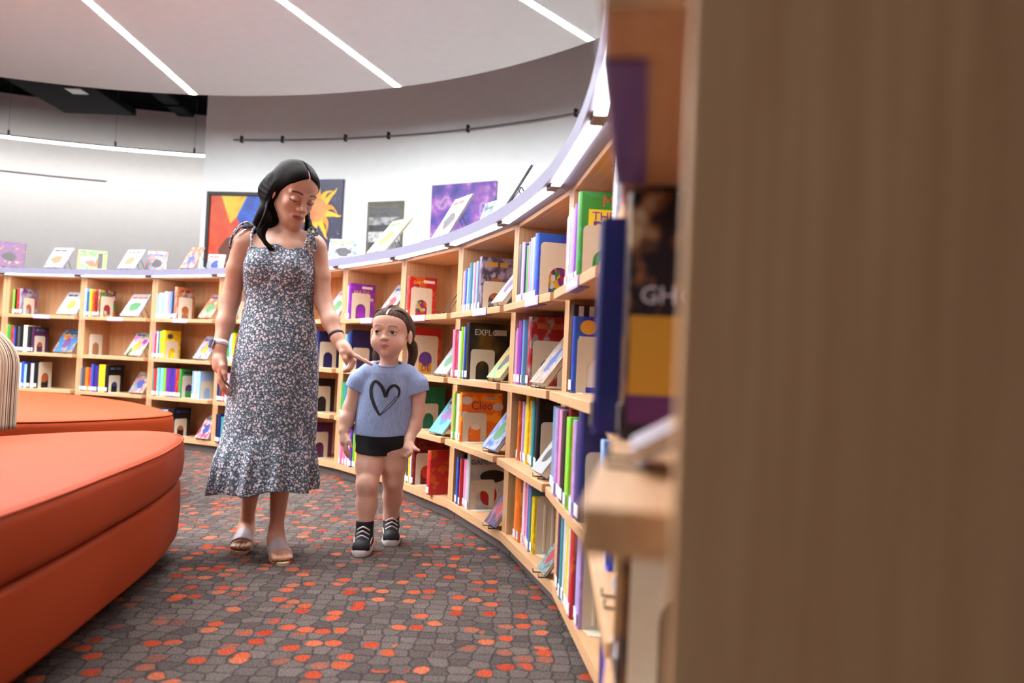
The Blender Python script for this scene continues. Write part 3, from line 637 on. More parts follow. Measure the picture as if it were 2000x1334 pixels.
# --- eleventh
run(10, 'T', .10, .40, 'orange:25 white:24 navy:26 blue:25 red:26', be='s', v=-.03)
run(10, '2', .10, .40, 'navy:25 lilac:24 blue:26 white:25', be='s', v=-.03)
run(10, '3', .08, .34, 'lblue:24 blue:23 white:24 blue:25', be='s', v=-.03)
disp(10, '3', .56, .16, .22, 'greypaper', 'grey book lying back on easel, third shelf, eleventh bookcase', lean=52)
run(10, '4', .45, .66, 'plum:24 black:24 navy:27 indigo:27*1.5', v=-.05, wd=.18, be='s')
# --- nearest
bn = run(11, '2', .045, .135, 'navy:29*1.2 navy:28', wd=.23, v=-.084)
b = {2: run(11, '2', .150, .205, 'black:30', wd=.235, v=-.047, cover='black and gold novel, blurred, on the nearest bookcase', coverart='goldblack')[0]}
bookend(BM[11] @ T(.207, .035, ZS['2']), 'm', 'beige bookend against the black and gold novel, nearest bookcase')
tt = b[2]['t']; side_patch(b[2], tt, 'printed_band', (206, 146, 40), .01, .22, .055, .15); side_patch(b[2], tt, 'printed_foot', (96, 40, 96), .01, .22, .02, .055); side_text(b[2], tt+.0004, 'GHOST', .03, (206, 196, 210), .02, .165)
o = MB().box(-.001, bn[0]['t']+.001, -.003, .03, .215, .285).build('top_label', MT['sticker'], bn[0])
disp(11, '2', .46, .14, .18, 'palepink', 'small pale pink book on easel, nearest bookcase', lean=60)
b = run(11, '3', .04, .16, 'white:26 brown:27 brown:28*2', be='l', wd=.235, v=-.04, cover='brown cover behind bookend, third shelf of nearest bookcase', coverart='brownscene')

# --- books standing on the worktop
CT = 1.5035
def top(i, u, wd, h, a, label, v=-.035, lean=30, t=.012, rot=0, elab=None):
    return display(BM[i] @ T(u, v, CT) @ RZ(rot), wd, h, t, CLR['white'][1], label, elab or 'black wire easel under '+label.split(' book')[0]+' book on the worktop', 'books displayed on the worktop', lean, AF[a] if a in AF else None)
top(0, .035, .24, .24, 'purplegold', 'purple and gold book at far left of the worktop', rot=.5, lean=14)
top(0, .50, .20, .235, 'greypaper', 'pale grey book on the worktop left of the green one', lean=34)
d = top(0, .72, .24, .205, 'greenfrog', 'green book with white panel on the worktop', v=.17, rot=.55, lean=16, elab='black wire easel under the green panelled book on the worktop')
front_patch(d, 'printed_panel', (200, 202, 206), .03, .15, .07, .14); front_patch(d, 'printed_strip', (60, 60, 60), .165, .205, .03, .18)
top(1, .50, .19, .22, 'seablue', 'white and sea blue book on the worktop', lean=34)
top(1, .62, .17, .20, 'tealred', 'dark teal book standing behind the sea blue one', v=.18, lean=18, rot=.5, elab='black wire easel behind the sea blue book')
top(2, .42, .15, .22, 'magma', 'small orange and plum book on the worktop left of the woman', lean=30)
top(2, .50, .15, .16, 'whitegreen', 'green edged white book beside the black picture frame', v=.18, lean=18, rot=.4, elab='black wire easel under the green edged white book')
top(4, .66, .22, .165, 'bluewhite', 'violet blue book by the woman on the worktop', v=.06, lean=14, rot=.7, elab='black wire easel under the violet blue book')
top(5, .50, .26, .30, 'paleboat', 'large pale book in front of the black and white picture', lean=38)
top(6, .07, .20, .09, 'tealred', 'small low teal book right of the large pale one', v=.16, lean=20, rot=.6, elab='black wire easel under the small teal book')
top(6, .60, .22, .28, 'palepink', 'pale pink book in front of the purple painting', lean=30)
top(6, .66, .16, .24, 'bluebooks', 'blue book peeping out behind the pale pink one', v=.18, lean=18, elab='black wire easel behind the pale pink book')
top(7, .62, .18, .27, 'mossgrey', 'grey green book at right end of the worktop', lean=30)

# ------------------------------------------------------------------ pictures on the curved wall
def on_wall(deg, z): 
    a = math.radians(deg); x, y = WC[0]+(WR-.004)*math.cos(a), WC[1]+(WR-.004)*math.sin(a)
    return T(x, y, z) @ RZ(a-PI/2)        # local x along the wall (to the right in view), -y towards the room
def flatpoly(mb, pts, y, mi=0): mb.add([(x, y, z) for x, z in pts], [tuple(range(len(pts)))], mi)
# framed orange, yellow and blue abstract
pa = empty('painting', on_wall(83.5, 2.33)); tag(pa, 'black framed abstract painting in orange, yellow and blue', 'painting', 'pictures on the curved wall')
W_, H_ = .37, .47
fr = MB()
for b_ in ((-W_, -W_+.04, -.045, 0, -H_, H_), (W_-.04, W_, -.045, 0, -H_, H_), (-W_+.04, W_-.04, -.045, 0, H_-.04, H_), (-W_+.04, W_-.04, -.045, 0, -H_, -H_+.04)): fr.box(*b_)
fr.build('frame', MT['blackmetal'], pa)
MB().box(-W_+.04, W_-.04, -.02, -.002, -H_+.04, H_-.04).build('canvas', art_material('paint_orange', [(232, 70, 20), (240, 90, 24), (228, 60, 20), (244, 110, 30)], 3, 2, coord='Object'), pa)
mb = MB(); flatpoly(mb, [(-.19, .425), (.14, .425), (.02, .16), (-.06, .08)], -.0212); mb.build('yellow_field', art_material('paint_yellow', [(240, 170, 30), (250, 214, 40), (246, 226, 60)], 5, 5, coord='Object'), pa)
mb = MB(); flatpoly(mb, [(.14, .425), (.325, .425), (.325, .0), (.10, .02), (.02, .16)], -.0212); mb.build('blue_field', art_material('paint_blue', [(20, 70, 190), (30, 100, 220), (24, 60, 160)], 4, 9, coord='Object'), pa)
mb = MB(); flatpoly(mb, [(-.1, -.1), (.05, -.08), (.12, -.38), (-.16, -.40), (-.2, -.25)], -.0212); mb.build('brown_shape', tmat((96, 46, 24)), pa)
# sun painting
ps = empty('painting', on_wall(75.6, 2.53)); tag(ps, 'painting of a golden sun on dark starry blue', 'painting', 'pictures on the curved wall')
MB().bbox(-.27, .27, -.035, 0, -.43, .43, .003).build('canvas', art_material('paint_night', [(28, 24, 62), (40, 34, 84), (30, 26, 70)], 6, 3, coord='Object'), ps)
sc_ = (-.06, .06)
mb = MB(); flatpoly(mb, [(sc_[0]+.125*math.cos(2*PI*k/28), sc_[1]+.15*math.sin(2*PI*k/28)) for k in range(28)], -.0365)
mb.build('sun_face', art_material('paint_sunface', [(236, 130, 60), (244, 160, 80), (250, 190, 90)], 5, 4, coord='Object'), ps)
for k in range(14):
    a = 2*PI*k/14+.15; L = .33 if k % 2 else .27; wv = .036; bend = .35*(1 if k % 2 else -1)
    pts_l, pts_r = [], []
    for q in range(7):
        s = q/6; rr_ = .10+(L-.10)*s+.02; aa = a+bend*s*s*.6+.10*math.sin(s*5)*s; ww = wv*(1-s)**.8+.003
        x, z = sc_[0]+rr_*math.cos(aa)*.95, sc_[1]+rr_*1.15*math.sin(aa); nx, nz = -math.sin(aa), math.cos(aa)
        pts_l.append((max(-.268, min(.268, x+nx*ww)), max(-.428, min(.428, z+nz*ww)))); pts_r.append((max(-.268, min(.268, x-nx*ww)), max(-.428, min(.428, z-nz*ww))))
    mb = MB(); m_ = len(pts_l)
    mb.add([(x, -.0358, z) for x, z in pts_l]+[(x, -.0358, z) for x, z in pts_r], [(j, m_+j, m_+j+1, j+1) for j in range(m_-1)])
    mb.build('sun_ray', tmat((244, 190, 40) if k % 3 else (240, 150, 40)), ps)
mb = MB()
for k in range(26):
    x, z = random.uniform(-.25, .25), random.uniform(-.41, .41); q = random.uniform(.003, .006); flatpoly(mb, [(x-q, z), (x, z-q), (x+q, z), (x, z+q)], -.0354)
mb.build('painted_stars', tmat((220, 220, 235)), ps)['kind'] = 'stuff'
# monochrome machine photograph
pm = empty('painting', on_wall(69.75, 2.34)); tag(pm, 'black and white photograph of an engine on the curved wall', 'picture', 'pictures on the curved wall')
MB().bbox(-.24, .24, -.025, 0, -.34, .34, .003).build('canvas', simple('photo_border', (92, 86, 74), .5, .25, 25), pm)
for nm, x0, x1, z0, z1, g in (('printed_bar', -.20, .20, .16, .26, 70), ('printed_plate', -.21, .19, .06, .15, 150), ('printed_shadow', -.21, .20, -.02, .06, 40), ('printed_panel', -.21, .21, -.14, -.02, 186), ('printed_engine', -.20, -.02, -.32, -.15, 50), ('printed_wheel', 0, .2, -.32, -.15, 120)):
    MB().box(x0, x1, -.0262, -.0252, z0, z1).build(nm, art_material(nm, [(g*.5, g*.5, g*.52), (g, g, g), (min(255, g*1.35),)*3, (g*.7,)*3], 9, g, coord='Object'), pm)
# purple galaxy painting
pg = empty('painting', on_wall(62.6, 2.50)); tag(pg, 'unframed purple and violet galaxy painting on canvas', 'painting', 'pictures on the curved wall')
MB().bbox(-.42, .42, -.04, 0, -.34, .34, .003).build('canvas', art_material('paint_galaxy', [(50, 34, 130), (76, 50, 170), (110, 60, 180), (160, 90, 190), (214, 150, 220), (70, 44, 150)], 5, 12, coord='Object'), pg)

# cabinets glimpsed behind the worktop
for x, y, wd, hh, mt, lab in ((-4.15, 9.0, .17, 1.72, simple('cabinet_brown', (120, 92, 60), .5), 'brown cabinet top glimpsed behind the worktop'), (-3.86, 8.9, .30, 1.70, simple('cabinet_beige', (186, 176, 160), .5), 'beige cabinet top glimpsed behind the worktop')):
    r = empty('storage_cabinet', T(x, y, 0)); tag(r, lab, 'cabinet', 'cabinets behind the worktop')
    MB().bbox(-wd/2, wd/2, 0, .4, .08, hh-.03, .003).build('body', mt, r); MB().bbox(-wd/2-.01, wd/2+.01, -.012, .41, hh-.029, hh, .003).build('top', mt, r)
    MB().box(-wd/2+.02, wd/2-.02, .03, .38, 0, .079).build('plinth', MT['blackmetal'], r); MB().bbox(-wd/2+.012, wd/2-.012, -.016, -.001, .1, hh-.05, .002).build('door', mt, r)

# ------------------------------------------------------------------ sofa
def leather():
    m, n, l, b = newmat('orange_vinyl')
    nz = n.new('ShaderNodeTexNoise'); nz.inputs['Scale'].default_value = 260; nz.inputs['Detail'].default_value = 3; l.new(coords(n, l), nz.inputs['Vector'])
    r = ramp(n, [(.3, lin((152, 56, 20))), (.7, lin((162, 62, 23)))]); l.new(nz.outputs[0], r.inputs[0]); l.new(r.outputs[0], b.inputs['Base Color'])
    b.inputs['Roughness'].default_value = .62; b.inputs['Specular IOR Level'].default_value = .12
    bp = n.new('ShaderNodeBump'); bp.inputs['Strength'].default_value = .12; bp.inputs['Distance'].default_value = .001; l.new(nz.outputs[0], bp.inputs['Height']); l.new(bp.outputs[0], b.inputs['Normal'])
    return m
MT['vinyl'] = leather()
def spline(pts, n=10, closed=True):
    out = []; m_ = len(pts)
    for i in range(m_ if closed else m_-1):
        p0, p1, p2, p3 = (Vector(pts[(i+j) % m_ if closed else max(0, min(m_-1, i+j))]) for j in (-1, 0, 1, 2))
        for k in range(n):
            t = k/n; out.append(.5*((2*p1)+(-p0+p2)*t+(2*p0-5*p1+4*p2-p3)*t*t+(-p0+3*p1-3*p2+p3)*t**3))
    if not closed: out.append(Vector(pts[-1]))
    return out
def pillow_slab(outline, z0, z1, r, dome=.0):
    """soft upholstered slab: outline inset by rounding at top and bottom edges"""
    n = len(outline); c = sum(outline, Vector((0, 0)))/n; rings = []
    nr = []
    for i in range(n):
        t = outline[(i+1) % n]-outline[i-1]; q = Vector((t.y, -t.x)).normalized()
        if q.dot(outline[i]-c) < 0: q = -q
        nr.append(q)
    prof = [(-r, z0)]+[(-r+r*math.sin(PI/2*k/4), z0+r-r*math.cos(PI/2*k/4)) for k in range(1, 5)]+[(.004, (z0+z1)/2)]+[(-r+r*math.cos(PI/2*k/5), z1-r+r*math.sin(PI/2*k/5)) for k in range(0, 6)]
    for off, z in prof: rings.append([(outline[i].x+nr[i].x*off, outline[i].y+nr[i].y*off, z) for i in range(n)])
    for s, dz in ((.8, .5), (.5, .85), (.2, 1.0)):
        rings.append([(c.x+(outline[i].x-nr[i].x*r-c.x)*s, c.y+(outline[i].y-nr[i].y*r-c.y)*s, z1+dome*dz) for i in range(n)])
    vs = [p for rg in rings for p in rg]; fs = [tuple(range(n-1, -1, -1))]
    for j in range(len(rings)-1): fs += [(j*n+i, j*n+(i+1) % n, (j+1)*n+(i+1) % n, (j+1)*n+i) for i in range(n)]
    fs.append(tuple((len(rings)-1)*n+i for i in range(n)))
    return MB().add(vs, fs)
def ccw(o):
    a = sum(o[i].x*o[(i+1) % len(o)].y-o[(i+1) % len(o)].x*o[i].y for i in range(len(o))); return o if a > 0 else o[::-1]
def seat_module(ctrl, label, feet):
    o = ccw(spline([Vector(p) for p in ctrl], 10)); cc = sum(o, Vector((0, 0)))/len(o)
    r = empty('sofa', T(cc.x, cc.y, 0)); tag(r, label, 'sofa', 'orange sofa sections'); o = [p-cc for p in o]
    pillow_slab(o, .315, .48, .035, .006).build('seat_cushion', MT['vinyl'], r, True)
    inn = [p*(1-.012/max(.1, p.length)) for p in o]
    pillow_slab(inn, .09, .313, .022).build('base', MT['vinyl'], r, True)
    # piping along the top seam
    cx2 = Vector((0, 0)); pp_ = [(p.x*(1-.010/p.length), p.y*(1-.010/p.length), .4735) for p in o]; pp_.append(pp_[0])
    MB().tube(pp_, .0035, 6, cap=False).build('piping', MT['vinyl'], r, True)
    for fx, fy in feet: MB().lathe([(.022, 0), (.028, .09)], (fx-cc.x, fy-cc.y), 12).build('foot', MT['blackmetal'], r)
seat_module([(-1.02, 1.30), (-1.045, 1.80), (-1.105, 2.30), (-1.19, 2.82), (-1.335, 3.30), (-1.52, 3.46), (-1.75, 3.32), (-1.95, 2.95), (-2.1, 2.3), (-2.05, 1.5), (-1.75, .9), (-1.3, .75), (-1.06, .95)],
            'orange upholstered sofa section in the left foreground', [(-1.34, 2.98), (-1.2, 1.2), (-1.9, 2.6), (-1.8, 1.3)])
seat_module([(-1.83, 4.32), (-1.98, 3.86), (-2.25, 3.56), (-2.7, 3.45), (-3.3, 3.7), (-3.9, 4.3), (-4.25, 5.2), (-3.95, 5.95), (-3.2, 5.75), (-2.55, 5.30), (-2.05, 4.72)],
            'orange sofa section farther back, in front of the bookcases', [(-1.98, 4.3), (-2.5, 3.8), (-3.8, 5.5), (-2.8, 5.2)])
# low hub table between the sections with striped back cushion
hub = empty('hub_table', T(-2.33, 3.1, 0)); tag(hub, 'dark wooden hub table between the orange sofa sections', 'table')
hb = [Vector((.22*math.cos(2*PI*k/32), .36*math.sin(2*PI*k/32))) for k in range(32)]
MB().prism([(p.x, p.y) for p in hb], .44, .472).build('table_top', wood('walnut', (66, 46, 34), (96, 70, 52), (60, 4, 60)), hub)
MB().lathe([(.14, 0), (.14, .02), (.06, .04), (.06, .4395)], (0, 0), 20).build('pedestal', MT['blackmetal'], hub)
def stripes():
    m, n, l, b = newmat('striped_fabric')
    wv = n.new('ShaderNodeTexWave'); wv.wave_type = 'BANDS'; wv.bands_direction = 'X'; wv.inputs['Scale'].default_value = 1.0; wv.inputs['Distortion'].default_value = 0
    mp = coords(n, l, 'UV', (1, 1, 1)); l.new(mp, wv.inputs['Vector'])
    sx = n.new('ShaderNodeSeparateXYZ'); l.new(mp, sx.inputs[0])
    wn = n.new('ShaderNodeTexNoise'); wn.noise_dimensions = '1D'; wn.inputs['Scale'].default_value = 60; wn.inputs['Detail'].default_value = 2; l.new(sx.outputs[0], wn.inputs['W'])
    r = ramp(n, [(.0, lin((70, 52, 44))), (.40, lin((112, 90, 76))), (.46, lin((196, 178, 150))), (.54, lin((150, 120, 98))), (.60, lin((206, 190, 160))), (.68, lin((120, 76, 60)))], 'CONSTANT')
    l.new(wn.outputs[0], r.inputs[0]); l.new(r.outputs[0], b.inputs['Base Color']); b.inputs['Roughness'].default_value = .9; n.remove(wv)
    return m
def cushion():
    # upright rounded back cushion, stripes running up and over
    nu, nv = 40, 20; vs = []; uv = []
    for j in range(nv+1):
        t = j/nv; z = .47+.46*t; k = math.sqrt(max(0, 1-max(0, (t-.55)/.45)**2.2)) if t > .55 else 1.0; k = max(k, .03)
        k *= 1-.10*(1-t)*(0)  
        for i in range(nu):
            a = 2*PI*i/nu; x = .17*math.copysign(abs(math.cos(a))**.7, math.cos(a))*(.35+.65*k); y = .42*math.copysign(abs(math.sin(a))**.8, math.sin(a))*(.55+.45*k)*k**.3
            vs.append((x*k**.4, y, z-.47))
    fs = [(j*nu+i, j*nu+(i+1) % nu, (j+1)*nu+(i+1) % nu, (j+1)*nu+i) for j in range(nv) for i in range(nu)]
    fs += [tuple(range(nu-1, -1, -1)), tuple(nv*nu+i for i in range(nu))]
    mb = MB(); mb.add(vs, fs); me = mb.mesh('back_cushion', True); ul = me.uv_layers.new(name='UVMap')
    for p in me.polygons:
        for li in p.loop_indices:
            vi = me.loops[li].vertex_index; i = vi % nu; u = i/nu
            if p.vertices[0] % nu == nu-1 and i == 0: u = 1.0
            ul.data[li].uv = (u*2, (vi//nu)/nv)
    o = link('back_cushion', me, stripes()); return o
bc = cushion(); bc.matrix_world = T(-2.26, 3.02, .4735) @ RZ(-.25); tag(bc, 'striped brown and beige upright back cushion at left edge', 'cushion')

# ------------------------------------------------------------------ people: smooth implicit bodies
f4 = np.float32
class SDF:
    def __init__(s, lo, hi, h):
        s.ax = [np.arange(l, u+h, h, dtype=f4) for l, u in zip(lo, hi)]; s.D = np.full([len(a) for a in s.ax], .3, f4); s.h = h
    def put(s, f, lo, hi, k=.01, op=1, m=.012):
        sl = []
        for a, l, u in zip(s.ax, lo, hi):
            i0 = int(np.searchsorted(a, l-m-k)); i1 = int(np.searchsorted(a, u+m+k)); sl.append(slice(i0, max(i0, i1)))
        if any(q.stop <= q.start for q in sl): return s
        sl = tuple(sl); X = s.ax[0][sl[0]][:, None, None]; Y = s.ax[1][sl[1]][None, :, None]; Z = s.ax[2][sl[2]][None, None, :]
        d = f(X, Y, Z).astype(f4); A = s.D[sl]
        if op == 1: h = np.maximum(k-np.abs(A-d), 0)/max(k, 1e-6); s.D[sl] = np.minimum(A, d)-h*h*k*.25
        else: d = -d; h = np.maximum(k-np.abs(A-d), 0)/max(k, 1e-6); s.D[sl] = np.maximum(A, d)+h*h*k*.25
        return s
    def cone(s, a, b, ra, rb, k=.01, op=1):
        a = np.array(a, f4); b = np.array(b, f4); ab = b-a; L = float(ab@ab)+1e-9; R = max(ra, rb)
        def f(X, Y, Z):
            t = np.clip(((X-a[0])*ab[0]+(Y-a[1])*ab[1]+(Z-a[2])*ab[2])/L, 0, 1)
            return np.sqrt((X-a[0]-t*ab[0])**2+(Y-a[1]-t*ab[1])**2+(Z-a[2]-t*ab[2])**2)-(ra+(rb-ra)*t)
        return s.put(f, np.minimum(a, b)-R, np.maximum(a, b)+R, k, op)
    def chain(s, pts, rs, k=.01):
        for i in range(len(pts)-1): s.cone(pts[i], pts[i+1], rs[i], rs[i+1], k)
        return s
    def ell(s, c, r, R=None, k=.01, op=1):
        c = np.array(c, f4); r = np.array(r, f4); R = np.eye(3) if R is None else np.array(R)
        m = float(max(r))
        def f(X, Y, Z):
            d = (X-c[0], Y-c[1], Z-c[2]); q = [(R[0, i]*d[0]+R[1, i]*d[1]+R[2, i]*d[2]) for i in range(3)]
            k0 = np.sqrt(sum((q[i]/r[i])**2 for i in range(3))); k1 = np.sqrt(sum((q[i]/r[i]**2)**2 for i in range(3)))+1e-6
            return k0*(k0-1)/k1
        return s.put(f, c-m, c+m, k, op)
    def cut(s, p, n, side_lo, side_hi, k=.002):
        """remove the half space n.(x-p) > 0 inside a box"""
        p = np.array(p, f4); n = np.array(n, float); n = n/np.linalg.norm(n)
        return s.put(lambda X, Y, Z: -((X-p[0])*n[0]+(Y-p[1])*n[1]+(Z-p[2])*n[2])+0*X, side_lo, side_hi, k, -1, 0)
    def arrays(s):
        D = s.D; D = D+0; S = D < 0; nx, ny, nz = S.shape
        cnt = np.zeros((nx-1, ny-1, nz-1), np.uint8)
        for i in (0, 1):
            for j in (0, 1):
                for k in (0, 1): cnt += S[i:nx-1+i, j:ny-1+j, k:nz-1+k]
        act = (cnt > 0) & (cnt < 8); I = np.argwhere(act); idx = np.full(act.shape, -1, np.int32); idx[act] = np.arange(len(I))
        P = np.zeros((len(I), 3)); N = np.zeros(len(I))
        cor = [(i, j, k) for i in (0, 1) for j in (0, 1) for k in (0, 1)]
        vals = {c: D[I[:, 0]+c[0], I[:, 1]+c[1], I[:, 2]+c[2]] for c in cor}
        for c in cor:
            for ax in range(3):
                if c[ax]: continue
                e = list(c); e[ax] = 1; e = tuple(e); a, b = vals[c], vals[e]; m = (a < 0) != (b < 0)
                t = a[m]/(a[m]-b[m]); q = np.tile(np.array(c, float), (m.sum(), 1)); q[:, ax] = t; P[m] += q; N[m] += 1
        P = P/N[:, None]+I
        V = np.stack([np.interp(P[:, i], np.arange(len(s.ax[i])), s.ax[i]) for i in range(3)], 1)
        F = []
        for ax in range(3):
            o1, o2 = [(1, 2), (2, 0), (0, 1)][ax]
            sa = [slice(None)]*3; sb = [slice(None)]*3; sa[ax] = slice(0, -1); sb[ax] = slice(1, None)
            A = S[tuple(sa)]; B = S[tuple(sb)]; E = np.argwhere(A != B); E = E[(E[:, o1] > 0) & (E[:, o2] > 0) & (E[:, o1] < S.shape[o1]-1) & (E[:, o2] < S.shape[o2]-1)]
            fl = A[E[:, 0], E[:, 1], E[:, 2]]
            def cell(d1, d2):
                q = E.copy(); q[:, o1] -= d1; q[:, o2] -= d2; return idx[q[:, 0], q[:, 1], q[:, 2]]
            Q = np.stack([cell(1, 1), cell(0, 1), cell(0, 0), cell(1, 0)], 1); Q[~fl] = Q[~fl][:, ::-1]; F.append(Q)
        return V, np.concatenate(F)
    def build(s, name, mat, parent, colfn=None, relax=1):
        V, F = s.arrays()
        for _ in range(relax):   # one light smoothing pass removes grid ripples
            acc = np.zeros_like(V); n = np.zeros(len(V))
            for a in range(4):
                i, j = F[:, a], F[:, (a+1) % 4]
                np.add.at(acc, i, V[j]); np.add.at(n, i, 1); np.add.at(acc, j, V[i]); np.add.at(n, j, 1)
            V = V*.5+.5*acc/np.maximum(n, 1)[:, None]
        me = bpy.data.meshes.new(name); me.vertices.add(len(V)); me.vertices.foreach_set('co', V.astype(f4).ravel())
        me.loops.add(F.size); me.loops.foreach_set('vertex_index', F.astype(np.int32).ravel())
        me.polygons.add(len(F)); me.polygons.foreach_set('loop_start', np.arange(0, F.size, 4, dtype=np.int32)); me.polygons.foreach_set('loop_total', np.full(len(F), 4, np.int32))
        me.polygons.foreach_set('use_smooth', np.ones(len(F), bool)); me.update(calc_edges=True); me.validate()
        if colfn is not None:
            at_ = me.color_attributes.new('skin', 'FLOAT_COLOR', 'POINT'); c = np.ones((len(V), 4), f4); c[:, :3] = colfn(V); at_.data.foreach_set('color', c.ravel())
        o = link(name, me, mat)
        if parent: o.parent = parent; o.matrix_parent_inverse = parent.matrix_world.inverted()
        return o
def rotz(a): c, s = math.cos(a), math.sin(a); return np.array([[c, -s, 0], [s, c, 0], [0, 0, 1.]])
def rotx(a): c, s = math.cos(a), math.sin(a); return np.array([[1, 0, 0], [0, c, -s], [0, s, c]])
def roty(a): c, s = math.cos(a), math.sin(a); return np.array([[c, 0, s], [0, 1, 0], [-s, 0, c]])
def skin_mat(name, rough=.45):
    m, n, l, b = newmat(name); a = n.new('ShaderNodeVertexColor'); a.layer_name = 'skin'
    nz = n.new('ShaderNodeTexNoise'); nz.inputs['Scale'].default_value = 45; nz.inputs['Detail'].default_value = 3; l.new(coords(n, l), nz.inputs['Vector'])
    r = ramp(n, [(.3, (.93, .93, .93, 1)), (.7, (1, 1, 1, 1))]); l.new(nz.outputs[0], r.inputs[0])
    l.new(mixc(n, l, 1.0, a.outputs[0], r.outputs[0], 'MULTIPLY'), b.inputs['Base Color']); b.inputs['Roughness'].default_value = rough
    b.inputs['Subsurface Weight'].default_value = .12; b.inputs['Subsurface Radius'].default_value = (.012, .005, .003); b.inputs['Subsurface Scale'].default_value = .5
    return m
MT['eye'] = simple('eye_white', (226, 222, 220), .2, .02); MT['iris'] = simple('iris_brown', (34, 22, 18), .15, .05)
def hair_mat(name, c0, c1, sc=(190, 190, 2.5)):
    m, n, l, b = newmat(name); nz = n.new('ShaderNodeTexNoise'); nz.inputs['Scale'].default_value = 1; nz.inputs['Detail'].default_value = 5; l.new(coords(n, l, 'Object', sc), nz.inputs['Vector'])
    r = ramp(n, [(.3, lin(c0)), (.75, lin(c1))]); l.new(nz.outputs[0], r.inputs[0]); l.new(r.outputs[0], b.inputs['Base Color']); b.inputs['Roughness'].default_value = .5; b.inputs['Specular IOR Level'].default_value = .04
    bp = n.new('ShaderNodeBump'); bp.inputs['Strength'].default_value = .35; bp.inputs['Distance'].default_value = .002; l.new(nz.outputs[0], bp.inputs['Height']); l.new(bp.outputs[0], b.inputs['Normal'])
    return m

